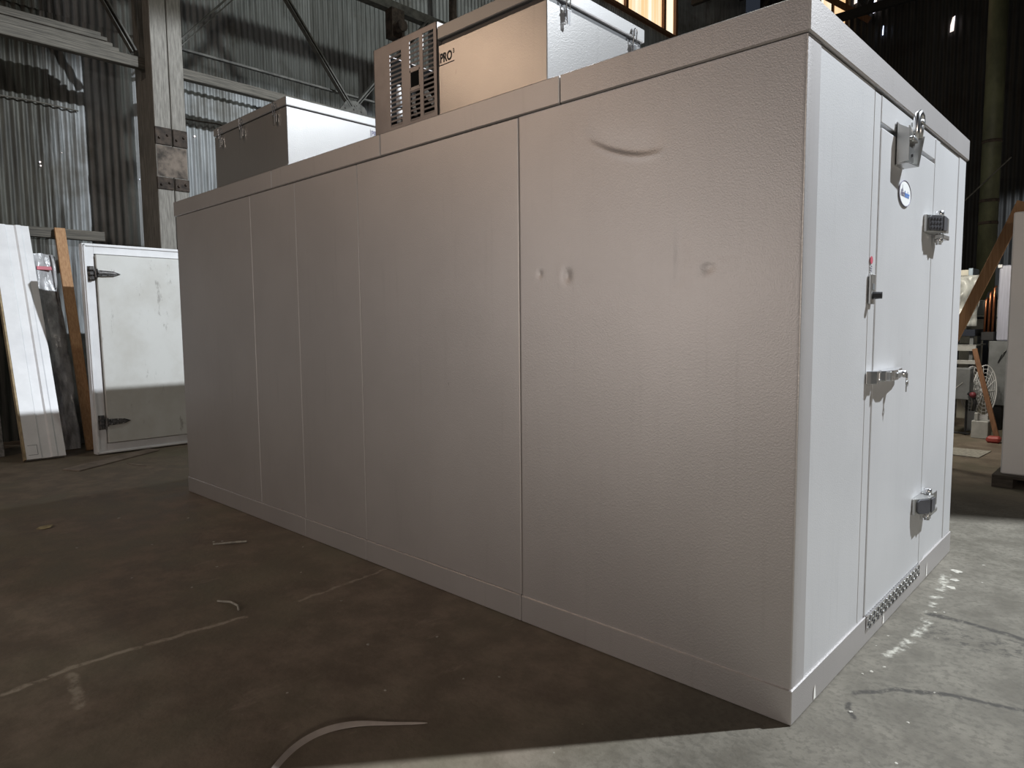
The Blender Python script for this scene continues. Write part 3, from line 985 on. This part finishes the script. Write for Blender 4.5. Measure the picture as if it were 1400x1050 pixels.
for pts, r in (([(-2.108, LY+0.060, 2.355), (-2.108, LY+0.060, 2.445)], [0.015, 0.016]), ([(-2.112, LY+0.060, 2.46), (-2.112, LY+0.060, 2.565)], [0.016, 0.011]), ([(-1.975, LY+0.05, 2.49), (-1.98, LY+0.05, 2.44), (-1.965, LY+0.05, 2.38)], 0.009), ([(-1.88, LY+0.05, 2.475), (-1.85, LY+0.05, 2.435), (-1.82, LY+0.05, 2.405)], 0.013)):
    bm = B()
    tube(bm, pts, r, 12)
    obj('refrigerant_pipe', bm, MAT['white'], lo, True)
bm = B()
box(bm, LX1-0.03, LX1+0.06, 0.20, 0.22, 2.73, 2.77, 0.003)
tube(bm, [(LX1+0.05, 0.21, 2.72), (LX1+0.05, 0.21, 2.785)], 0.012, 10)
obj('lifting_tab', bm, MAT['galvlid'], ur)

# left-hand unit
QX0, QX1, QY0, QY1 = -4.178, -3.160, 0.03, 0.76
ul = thing('cooling_unit', 'boxed cooling unit with dark latched side, farther one on cooler roof near the post', 'cooling unit', ((QX0+QX1)/2, 0.6, H), 'cooling units on the cooler roof')
bm = B()
box(bm, QX0, QX1, QY0, QY1, H+0.014, 2.680, 0.003)
obj('evaporator_box', bm, MAT['galv'], ul)
bm = B()
box(bm, QX0+0.01, QX1-0.008, QY0+0.01, QY1-0.01, 2.678, 2.690)
obj('lid_seal', bm, MAT['black'], ul)
bm = B()
box(bm, QX0-0.006, QX1+0.006, QY0-0.006, QY1+0.004, 2.686, 2.738, 0.004)
obj('lid', bm, MAT['galvlid'], ul)
for x in (QX0+0.02, QX1-0.03):
    bm = B()
    box(bm, x, x+0.045, QY0-0.012, QY1, H, H+0.018, 0.002)
    obj('base_rail', bm, MAT['galvlid'], ul)
for x in (-4.06, -3.74, -3.285):
    bm = B()
    clip_parts(bm, (x, QY0-0.006, 2.690), (-1, 0, 0), (0, -1, 0))
    obj('latch_clip', bm, MAT['chrome'], ul)
pro_mark((QX1+0.0008, 0.655, 2.618), (0, 1, 0), ul, MAT['ink_grey'], 0.05)
bm = B()
box(bm, QX0+0.15, QX1, QY1+0.01, 1.25, H+0.004, 2.755, 0.004)
obj('condenser_casing', bm, MAT['louver'], ul)

# ------------------------------------------------------------------ things leaning on the left wall
def lean(x, y, ang_deg, turn_deg=0.0, side_deg=0.0):
    """frame with local X toward the hall (thickness), Y along wall, Z up; leaning back toward the wall"""
    return Matrix.Translation((x, y, 0)) @ Matrix.Rotation(math.radians(turn_deg), 4, 'Z') @ Matrix.Rotation(math.radians(side_deg), 4, 'X') @ Matrix.Rotation(math.radians(-ang_deg), 4, 'Y')

def lbox(bm, m, x0, x1, y0, y1, z0, z1, bev=0.003):
    box(bm, x0, x1, y0, y1, z0, z1, bev, m)

# framed door (a spare cold room door in its frame)
m = lean(-7.205, -0.02, 2.2)
fd = thing('framed_door', 'scuffed white cold room door in its frame with two strap hinges, propped left of the cooler', 'door', (-7.2, 0.5, 0))
fw, fh, fj = 1.12, 2.21, 0.105
bm = B()
lbox(bm, m, -0.10, 0.0, 0, fj, 0.012, fh)
lbox(bm, m, -0.10, 0.0, fw-fj, fw, 0.012, fh)
lbox(bm, m, -0.10, 0.0, fj, fw-fj, fh-fj, fh)
lbox(bm, m, -0.10, 0.0, fj, fw-fj, 0.012, 0.012+fj)
lbox(bm, m, -0.085, 0.012, 0.012, 0.030, 0.020, fh-0.01, 0.002)
lbox(bm, m, -0.085, 0.012, 0.012, fw-0.012, fh-0.028, fh-0.010, 0.002)
lbox(bm, m, -0.085, 0.012, 0.012, fw-0.012, 0.018, 0.034, 0.002)
obj('frame', bm, MAT['white'], fd)
bm = B()
lbox(bm, m, -0.05, 0.035, fj+0.008, fw-fj-0.006, 0.125, fh-fj-0.010, 0.005)
leaf = obj('door_leaf', bm, MAT['old_white'], fd)
for zc in (1.90, 0.345):
    bm = B()
    for dz in (-0.05, 0.0, 0.05):
        lbox(bm, m, 0.0, 0.045, 0.045, 0.085, zc+dz-0.020, zc+dz+0.020, 0.004)
    lbox(bm, m, 0.0, 0.012, 0.035, 0.095, zc-0.075, zc+0.075, 0.002)
    tube(bm, [(0.045, 0.105, zc-0.045), (0.045, 0.105, zc+0.045)], 0.016, 10, mat=m)
    n0 = len(bm.verts)
    o = m @ Vector((0.036, 0.10, zc))
    uy = (m.to_3x3() @ Vector((0, 1, 0)))
    uz = (m.to_3x3() @ Vector((0, 0, 1)))
    ux = (m.to_3x3() @ Vector((1, 0, 0)))
    prism(bm, [(0, -0.030), (0.06, -0.034), (0.17, -0.026), (0.235, 0.0), (0.17, 0.026), (0.06, 0.034), (0, 0.030)], o, uy, uz, ux, 0.018, 0.003)
    prism(bm, [(0.02, -0.012), (0.15, -0.010), (0.19, 0), (0.15, 0.010), (0.02, 0.012)], o + ux*0.018, uy, uz, ux, 0.008, 0.002)
    for q in (0.05, 0.11, 0.16):
        bmesh.ops.create_icosphere(bm, subdivisions=1, radius=0.007, matrix=Matrix.Translation(o + uy*q + uz*0.021 + ux*0.018))
        bmesh.ops.create_icosphere(bm, subdivisions=1, radius=0.007, matrix=Matrix.Translation(o + uy*q - uz*0.021 + ux*0.018))
    obj('strap_hinge', bm, MAT['chrome_old'], fd)['label'] = 'chrome pointed strap hinge'

# white ribbed panel leaning at the picture's left edge
m = lean(-7.34, -0.60, 20.5)
wp_ = thing('insulated_panel', 'tall narrow white ribbed panel leaning on wall, frontmost at far left', 'panel', (-7.5, -0.42, 0))
bm = B()
prof = [(-0.08, 0.0), (0.0, 0.0), (0.0, 0.125), (-0.010, 0.132), (-0.010, 0.205), (0.004, 0.222), (0.004, 0.262), (-0.006, 0.275), (-0.006, 0.34), (-0.08, 0.345)]
A = [bm.verts.new(m @ Vector((a, b, 0.03))) for a, b in prof]
C2 = [bm.verts.new(m @ Vector((a, b, 2.62))) for a, b in prof]
bm.faces.new(A[::-1]); bm.faces.new(C2)
for i in range(len(prof)):
    j = (i+1) % len(prof)
    bm.faces.new((A[i], A[j], C2[j], C2[i]))
obj('metal_face', bm, MAT['white'], wp_)
bm = B()
lbox(bm, m, -0.082, -0.002, -0.018, -0.0005, 0.03, 2.61, 0.002)
obj('foam_edge', bm, MAT['foam_edge'], wp_)['label'] = 'yellowed foam edge'
bm = B()
lbox(bm, m, 0.0003, 0.0012, 0.02, 0.10, 0.07, 0.074, 0)
lbox(bm, m, 0.0003, 0.0012, 0.02, 0.10, 0.17, 0.174, 0)
lbox(bm, m, 0.0003, 0.0012, 0.098, 0.102, 0.07, 0.174, 0)
obj('cut_out', bm, MAT['steel_mid'], wp_)

# grey boards behind it
m = lean(-7.90, -1.30, 12.0)
bm = B()
lbox(bm, m, -0.05, 0.0, 0.0, 0.62, 0.006, 2.1)
single('grey_board', 'dull grey board standing behind the white ribbed panel at far left', 'board', bm, plain('speckled_grey_board', (0.23, 0.23, 0.225), 0.7, 0.0, 0.35, 18))
m = lean(-8.17, -0.05, 6.0)
bm = B()
lbox(bm, m, -0.05, 0.0, 0.0, 0.42, 0.006, 1.28)
single('grey_board', 'short grey board standing behind the tan plank beside the framed door', 'board', bm, plain('plain_grey_board', (0.22, 0.22, 0.215), 0.7, 0.0, 0.2, 8))

# film wrapped panel
m = lean(-7.82, -0.42, 12.0)
bm = B()
ny, nz = 26, 90
random.seed(3)
front = []
for j in range(nz+1):
    z = 0.01 + 2.2*j/nz
    rowv = []
    for i in range(ny+1):
        y = 0.42*i/ny
        d = 0.035*noise.noise((y*7, z*2.2, 1.0)) + 0.018*noise.noise((y*18, z*6, 4.0))
        yy = y + (0.02*noise.noise((z*3.0, 7.0, 2.0)) - 0.05*max(0, z-1.2)/1.0 if i > ny-3 else 0)
        rowv.append(bm.verts.new(m @ Vector((d, yy, z + (0.03*noise.noise((y*9, 2.0, 9.0)) if j == nz else 0)))))
    front.append(rowv)
for j in range(nz):
    for i in range(ny):
        bm.faces.new((front[j][i], front[j][i+1], front[j+1][i+1], front[j+1][i]))
back = [[bm.verts.new(m @ Vector((-0.10, 0.42*i/ny, 0.01+2.2*j/nz))) for i in (0, ny)] for j in range(nz+1)]
for j in range(nz):
    bm.faces.new((back[j][0], front[j][0], front[j+1][0], back[j+1][0]))
    bm.faces.new((back[j][1], front[j][ny], front[j+1][ny], back[j+1][1]))
    bm.faces.new((back[j][0], back[j][1], back[j+1][1], back[j+1][0]))
wr = single('wrapped_panel', 'panel wrapped in crumpled grey plastic film, between white ribbed panel and tan plank', 'panel', bm, MAT['film_grey'], None, True)
bm = B()
lbox(bm, m, 0.02, 0.035, 0.20, 0.34, 2.02, 2.06, 0.002)
obj('red_tape', bm, MAT['red'], wr)

# tan plank
m = Matrix.Translation((-7.60, -0.005, 0)) @ Matrix.Rotation(math.radians(-16.0), 4, 'Y')
bm = B()
lbox(bm, m, -0.04, 0.0, 0.0, 0.105, 0.012, 2.57, 0.003)
single('wooden_plank', 'tan wooden plank leaning on the wall beside the framed door', 'plank', bm, MAT['wood'])

# thin strips on the floor
bm = B()
prism(bm, [(-6.64, -.47), (-6.44, -.38), (-7.02, .53), (-7.20, .48)], (0, 0, 0.001), (1, 0, 0), (0, 1, 0), (0, 0, 1), 0.012, 0.002)
single('floor_strip', 'thin brown strip of board flat on floor before the framed door', 'board', bm, MAT['strip'])
bm = B()
prism(bm, [(-6.52, .05), (-6.40, .06), (-6.22, .13), (-6.34, .12)], (0, 0, 0.001), (1, 0, 0), (0, 1, 0), (0, 0, 1), 0.006)
single('scrap_board', 'small flat scrap of board on floor right of the brown strip', 'scrap', bm, MAT['strip'])

# ------------------------------------------------------------------ floor litter
bm = B()
path = [(-0.94, -1.42), (-1.00, -1.33), (-1.055, -1.25), (-1.095, -1.175), (-1.108, -1.09), (-1.085, -1.015), (-1.045, -0.955), (-1.00, -0.912), (-0.945, -0.858), (-0.885, -0.797)]
wd = [0.016, 0.018, 0.020, 0.022, 0.023, 0.024, 0.020, 0.014, 0.011, 0.008]
tilt = [0.5, 0.55, 0.6, 0.65, 0.7, 0.75, 0.75, 0.6, 0.5, 0.4]
rows = []
for i, (x, y) in enumerate(path):
    a = Vector(path[max(i-1, 0)]); b = Vector(path[min(i+1, len(path)-1)])
    t = (b-a).normalized()
    nrm = Vector((-t.y, t.x))
    c, s_ = math.cos(tilt[i]), math.sin(tilt[i])
    h = wd[i]/2
    zc = 0.003 + h*s_
    p = [Vector((x, y, zc)) + Vector((nrm.x*c, nrm.y*c, s_))*q + Vector((-nrm.x*s_, -nrm.y*s_, c))*r for q, r in ((-h, -0.0012), (h, -0.0012), (h, 0.0012), (-h, 0.0012))]
    rows.append([bm.verts.new(v) for v in p])
for A2, B2 in zip(rows[:-1], rows[1:]):
    for k in range(4):
        bm.faces.new((A2[k], A2[(k+1) % 4], B2[(k+1) % 4], B2[k]))
bm.faces.new(rows[0][::-1]); bm.faces.new(rows[-1])
so = single('packing_strap', 'curved grey strap lying on the dark floor in the foreground', 'strap', bm, MAT['strap'], None, True)
md = so.modifiers.new('smooth', 'SUBSURF')
md.levels = md.render_levels = 2

def chip(bm, x, y, r, flat=0.45, seed=0):
    res = bmesh.ops.create_icosphere(bm, subdivisions=2, radius=r)
    for v in res['verts']:
        k = 1 + 0.45*noise.noise(v.co/r*1.6 + Vector((seed*3.1, 0, 0)))
        v.co = Vector((v.co.x*k*1.25, v.co.y*k, max(v.co.z*k*flat, -r*flat*0.5)))
    z0 = min(v.co.z for v in res['verts'])
    bmesh.ops.rotate(bm, verts=res['verts'], matrix=Matrix.Rotation(seed*1.7, 3, 'Z'))
    bmesh.ops.translate(bm, verts=res['verts'], vec=(x, y, -z0))

DARK = [(-4.42, -.66, .016), (-4.06, -.33, .013), (-3.39, -.44, .012), (-3.36, -.40, .012), (-3.62, -.72, .010), (-2.88, .0-.12, .009), (-2.93, -.62, .010), (-2.72, -.84, .009), (-2.0, -.42, .008), (-1.52, -.60, .010), (-1.36, -.36, .008), (-1.17, -.77, .008), (-1.42, -1.02, .007), (-.93, -.42, .007), (-1.02, -.52, .006), (-3.9, -1.05, .011), (-3.1, -1.0, .009), (-2.5, -.35, .007)]
for i, (x, y, r) in enumerate(DARK):
    bm = B()
    chip(bm, x, y, r*0.62, 0.35, i)
    single('debris_chip', 'tiny pale chip of debris on the dark shaded floor', 'debris', bm, MAT['litter'], 'chips on the dark floor')
LIGHT = [(.52, .98, .012), (.09, .56, .009), (.115, .63, .008), (.07, .52, .006), (.12, .22, .009), (.28, .28, .006), (.30, .55, .005), (.14, 1.33, .008), (.17, 1.36, .006), (.19, 2.2, .009), (.23, 1.9, .006), (.05, .93, .006), (.31, .02, .006), (.04, .80, .005), (.10, 2.0, .022), (.12, 1.85, .017), (.13, 1.72, .018)]
for i, (x, y, r) in enumerate(LIGHT):
    bm = B()
    chip(bm, x, y, r*0.7 if r < 0.015 else r, 0.3 if r < 0.015 else 0.08, i+30)
    single('debris_chip', 'tiny pale chip of debris on the sunlit concrete beside the door end', 'debris', bm, MAT['litter'], 'chips on the sunlit floor')
bm = B()
prism(bm, [(0, 0), (.05, .012), (.07, .05), (.045, .085), (.01, .075), (-.015, .03)], (-4.55, -1.12, 0.001), (0.9, 0.4, 0), (-0.4, 0.9, 0.1), (0, 0, 1), 0.003)
single('dry_leaf', 'yellowish dry leaf on the dark floor toward the left edge', 'leaf', bm, MAT['leaf'])
bm = B()
tube(bm, [(-3.33, -.47, .006), (-3.29, -.42, .008), (-3.25, -.36, .010), (-3.22, -.31, .008)], 0.006, 6)
single('twig', 'pale twig on the dark floor below the second cooler panel from far end', 'twig', bm, MAT['litter'])
bm = B()
tube(bm, [(-2.44, -.83, .004), (-2.36, -.80, .012), (-2.30, -.795, .010), (-2.26, -.81, .004)], 0.005, 6)
single('curled_shaving', 'curled pale shaving on the dark floor by the end of the pale crack', 'shaving', bm, MAT['litter'])

# ------------------------------------------------------------------ right-hand side: cabinet on pallet, plank
bm = B()
cab = thing('white_cabinet', 'big plain white cabinet on a dark pallet at right edge', 'cabinet', (0.95, 5.0, 0))
box(bm, -0.055, 2.0, 4.45, 5.5, 0.10, 2.165, 0.01)
obj('cabinet_body', bm, MAT['cab'], cab)
bm = B()
box(bm, -0.10, 2.05, 4.38, 5.56, 0.075, 0.10, 0.003)
for x in (-0.10, 0.90, 1.9):
    box(bm, x, x+0.14, 4.38, 5.56, 0.0, 0.075, 0.003)
obj('pallet', bm, MAT['pallet'], cab)

bm = B()
beam(bm, (-1.00, 5.15, 0.02), (-0.085, 5.15, 2.335), 0.035, 0.088, (0, 0, 1), 0.003)
single('wooden_plank', 'tan wooden plank slanting against the side of the big white cabinet', 'plank', bm, MAT['wood'])

# ------------------------------------------------------------------ equipment store beyond the cabinet
gp = thing('round_column', 'round green-grey steel column in the dark beyond the cooler', 'column', (-1.40, 12, 0))
bm = B()
tube(bm, [(-1.40, 12, 0), (-1.40, 12, 11.2)], 0.14, 24)
obj('shaft', bm, MAT['green_post'], gp, True)
for z in (2.95, 3.32, 4.3):
    bm = B()
    tube(bm, [(-1.40, 12, z), (-1.40, 12, z+0.05)], 0.148, 24)
    obj('band', bm, MAT['rust'], gp, True)
bm = B()
tube(bm, [(-2.0, 11.845, 3.1), (-1.1, 11.845, 4.0)], 0.012, 6)
obj('stay_cable', bm, MAT['steel_old'], gp)

# steel bench with shelf
rk = thing('steel_rack', 'light grey steel rack with a dark top rail, beyond cooler corner', 'rack', (-1.05, 7.9, 0))
for x in (-1.45, -0.86):
    for y in (7.72, 8.2):
        bm = B(); box(bm, x, x+0.04, y, y+0.04, 0, 1.20, 0.002)
        obj('leg', bm, MAT['steel_mid'], rk)
bm = B(); box(bm, -1.5, -0.80, 7.68, 8.3, 1.14, 1.22, 0.003)
obj('top', bm, MAT['steel_blue'], rk)
bm = B(); box(bm, -1.5, -0.78, 7.66, 7.70, 0.96, 1.03, 0.003); box(bm, -1.5, -0.78, 7.66, 8.3, 1.02, 1.035, 0.003); box(bm, -1.5, -0.78, 7.66, 7.70, 0.80, 0.85, 0.003)
obj('shelf', bm, MAT['steel_light'], rk)

fu = thing('fan_unit', 'white fan coil unit with clear-wrapped fans standing on the steel rack', 'fan unit', (-1.2, 8.0, 1.22))
bm = B(); box(bm, -1.6, -0.93, 7.9, 8.25, 1.222, 1.955, 0.006)
obj('casing', bm, MAT['cream'], fu)
bm = B(); box(bm, -0.93, -0.885, 7.88, 8.27, 1.5, 1.97, 0.004)
obj('end_trim', bm, plain('pale_blue_trim', (0.36, 0.46, 0.55), 0.4), fu)
for cx in (-0.97,  -1.30):
    bm = B()
    for r in (0.05, 0.10, 0.15, 0.19):
        tube(bm, [(cx+r*0.9*math.cos(t*PI/12), 7.80+0.04*(r/0.19)**2, 1.56+r*1.15*math.sin(t*PI/12)) for t in range(24)], 0.005, 5, True)
    for t in range(8):
        a = t*PI/4
        tube(bm, [(cx, 7.80, 1.56), (cx+0.17*math.cos(a), 7.84, 1.56+0.22*math.sin(a))], 0.004, 5)
    bmesh.ops.create_uvsphere(bm, u_segments=12, v_segments=8, radius=0.045, matrix=Matrix.Translation((cx, 7.84, 1.56)))
    obj('fan_guard', bm, MAT['steel_light'], fu)
bm = B()
g = []
for j in range(25):
    rowv = []
    for i in range(25):
        a, b = i/24, j/24
        x = -1.55 + 0.74*a
        z = 1.26 + 0.62*b
        e = math.sin(PI*a)*math.sin(PI*b)
        rowv.append(bm.verts.new((x, 7.80 - 0.10*e + 0.05*noise.noise((x*9, z*9, 0)), z)))
    g.append(rowv)
for j in range(24):
    for i in range(24):
        bm.faces.new((g[j][i], g[j][i+1], g[j+1][i+1], g[j+1][i]))
wob_ = obj('clear_wrap', bm, MAT['film_clear'], fu, True)
md = wob_.modifiers.new('thick', 'SOLIDIFY'); md.thickness = 0.003

wc = thing('white_appliance', 'cream white appliance with a small box on top, behind the steel rack', 'appliance', (-0.75, 9.0, 0))
bm = B(); box(bm, -1.15, -0.60, 8.75, 9.3, 0.0, 1.40, 0.008)
obj('body', bm, MAT['cream'], wc)
bm = B(); box(bm, -1.0, -0.70, 8.8, 9.2, 1.405, 1.60, 0.006)
obj('top_box', bm, MAT['steel_light'], wc)
bm = B(); box(bm, -1.15, -0.60, 8.735, 8.75, 1.35, 1.375); box(bm, -0.88, -0.82, 8.735, 8.75, 0.3, 1.33)
obj('dark_trim', bm, MAT['steel_blue'], wc)

gc = thing('grey_cabinet', 'grey steel cabinet on dark feet beside the big white cabinet', 'cabinet', (-0.4, 8.1, 0))
bm = B(); box(bm, -0.68, -0.1, 7.85, 8.4, 0.30, 1.08, 0.006)
obj('body', bm, MAT['steel_mid'], gc)
for x in (-0.62, -0.2):
    bm = B(); box(bm, x, x+0.10, 7.88, 8.35, 0.0, 0.30, 0.004)
    obj('foot', bm, MAT['black'], gc)
bm = B(); tube(bm, [(-0.58, 7.845, 0.82), (-0.54, 7.82, 0.92), (-0.50, 7.84, 0.98)], 0.006, 6)
obj('cable_loop', bm, MAT['black'], gc)

cp = thing('compressor', 'dark compressor with copper pipes standing on the grey cabinet', 'compressor', (-0.68, 8.0, 1.08))
bm = B(); box(bm, -0.775, -0.635, 7.88, 8.2, 1.082, 1.19, 0.01)
obj('base', bm, MAT['black'], cp)
bm = B()
tube(bm, [(-0.705, 8.04, 1.19), (-0.705, 8.04, 1.60), (-0.705, 8.04, 1.68)], [0.062, 0.062, 0.04], 16)
obj('shell', bm, MAT['black'], cp, True)
bm = B()
for x, z1 in ((-0.745, 1.58), (-0.705, 1.66), (-0.665, 1.72)):
    tube(bm, [(x, 7.92, 1.19), (x+0.005, 7.92, z1), (x+0.02, 7.94, z1+0.02)], 0.013, 8)
obj('copper_pipe', bm, MAT['copper'], cp, True)

bm = B()
box(bm, -0.62, -0.16, 7.9, 7.98, 1.083, 1.985, 0.012)
lv = single('film_covered_panel', 'pale lavender film-covered panel standing on the grey cabinet', 'panel', bm, MAT['lavender'])
bm = B(); box(bm, -0.635, -0.59, 7.88, 8.0, 1.955, 1.995, 0.004)
obj('corner_cap', bm, MAT['white'], lv)

eb = thing('control_box', 'dark grey control box on a stand below the steel rack', 'control box', (-0.85, 7.2, 0))
bm = B(); box(bm, -0.93, -0.73, 7.1, 7.3, 0.42, 0.78, 0.006)
obj('box', bm, MAT['steel_mid'], eb)
bm = B(); beam(bm, (-0.88, 7.095, 0.54), (-0.80, 7.095, 0.62), 0.004, 0.008)
obj('scratch', bm, MAT['steel_light'], eb)
bm = B()
for x in (-0.91, -0.77):
    tube(bm, [(x, 7.2, 0.42), (x, 7.2, 0.0)], 0.012, 8)
tube(bm, [(-0.72, 7.15, 0.02), (-0.84, 7.2, 0.0+0.02), (-0.91, 7.2, 0.02)], 0.012, 8)
obj('stand', bm, MAT['black'], eb)
bm = B(); tube(bm, [(-0.74, 7.08, 0.50), (-0.69, 7.07, 0.48), (-0.665, 7.06, 0.40), (-0.68, 7.06, 0.30)], 0.02, 8)
obj('flex_pipe', bm, MAT['black'], eb, True)
bm = B(); bmesh.ops.create_uvsphere(bm, u_segments=12, v_segments=8, radius=0.035, matrix=Matrix.Translation((-0.69, 7.05, 0.485)))
obj('red_knob', bm, plain('maroon_plastic', (0.16, 0.03, 0.04), 0.5), eb, True)

bm = B(); box(bm, -1.3, -0.985, 7.0, 7.5, 0.004, 0.86, 0.006)
single('tall_grey_box', 'grey steel box at the cooler corner left of the control box', 'box', bm, MAT['steel_mid'])
for k, (cx, cy, r, lab) in enumerate(((-0.655, 7.55, 0.24, 'white wire fan guard standing behind the brown stick, right one'), (-0.80, 7.62, 0.22, 'white wire fan guard standing behind the control box, left one'))):
    bm = B()
    for q in (0.25, 0.4, 0.55, 0.7, 0.85, 1.0):
        tube(bm, [(cx+r*0.42*q*math.cos(t*PI/16), cy+0.10*q*math.cos(t*PI/16), 0.50+r*q*1.25*math.sin(t*PI/16)) for t in range(32)], 0.004 if q < 1 else 0.007, 5, True)
    for t in range(14):
        a = t*2*PI/14
        tube(bm, [(cx, cy-0.03, 0.50), (cx+r*0.42*math.cos(a), cy+0.10*math.cos(a), 0.50+r*1.25*math.sin(a))], 0.003, 5)
    bmesh.ops.create_uvsphere(bm, u_segments=10, v_segments=6, radius=0.04, matrix=Matrix.Translation((cx, cy-0.03, 0.50)))
    z0 = 0.50 - r*1.25
    box(bm, cx-0.05, cx+0.05, cy-0.03, cy+0.03, 0.0, z0+0.01)
    single('fan_guard', lab, 'fan guard', bm, MAT['white'], 'wire fan guards')

bm = B()
beam(bm, (-0.415, 6.9, 0.012), (-0.69, 7.03, 1.01), 0.03, 0.05, (1, 0, 0.3), 0.003)
single('brown_stick', 'brown wooden stick leaning before the wire fan guards', 'stick', bm, MAT['wood_dark'])
bm = B()
box(bm, -0.50, -0.37, 6.72, 6.84, 0.002, 0.07, 0.02)
single('red_block', 'small red block on floor at the foot of brown stick', 'block', bm, plain('dull_red_plastic', (0.36, 0.06, 0.05), 0.5))
bm = B()
prism(bm, [(-0.95, 6.12), (-0.36, 6.14), (-0.39, 5.66), (-0.95, 5.72)], (0, 0, 0.002), (1, 0, 0), (0, 1, 0), (0, 0, 1), 0.006)
single('white_sheet', 'flat off-white sheet on the dark floor before the equipment', 'sheet', bm, MAT['litter'])
bm = B()
box(bm, -0.66, -0.62, 7.0, 7.06, 0.2, 0.29, 0.008)
box(bm, -0.68, -0.52, 6.98, 7.2, 0.002, 0.20, 0.006)
single('small_carton', 'small grey carton on floor just left of the brown stick', 'carton', bm, MAT['steel_light'])
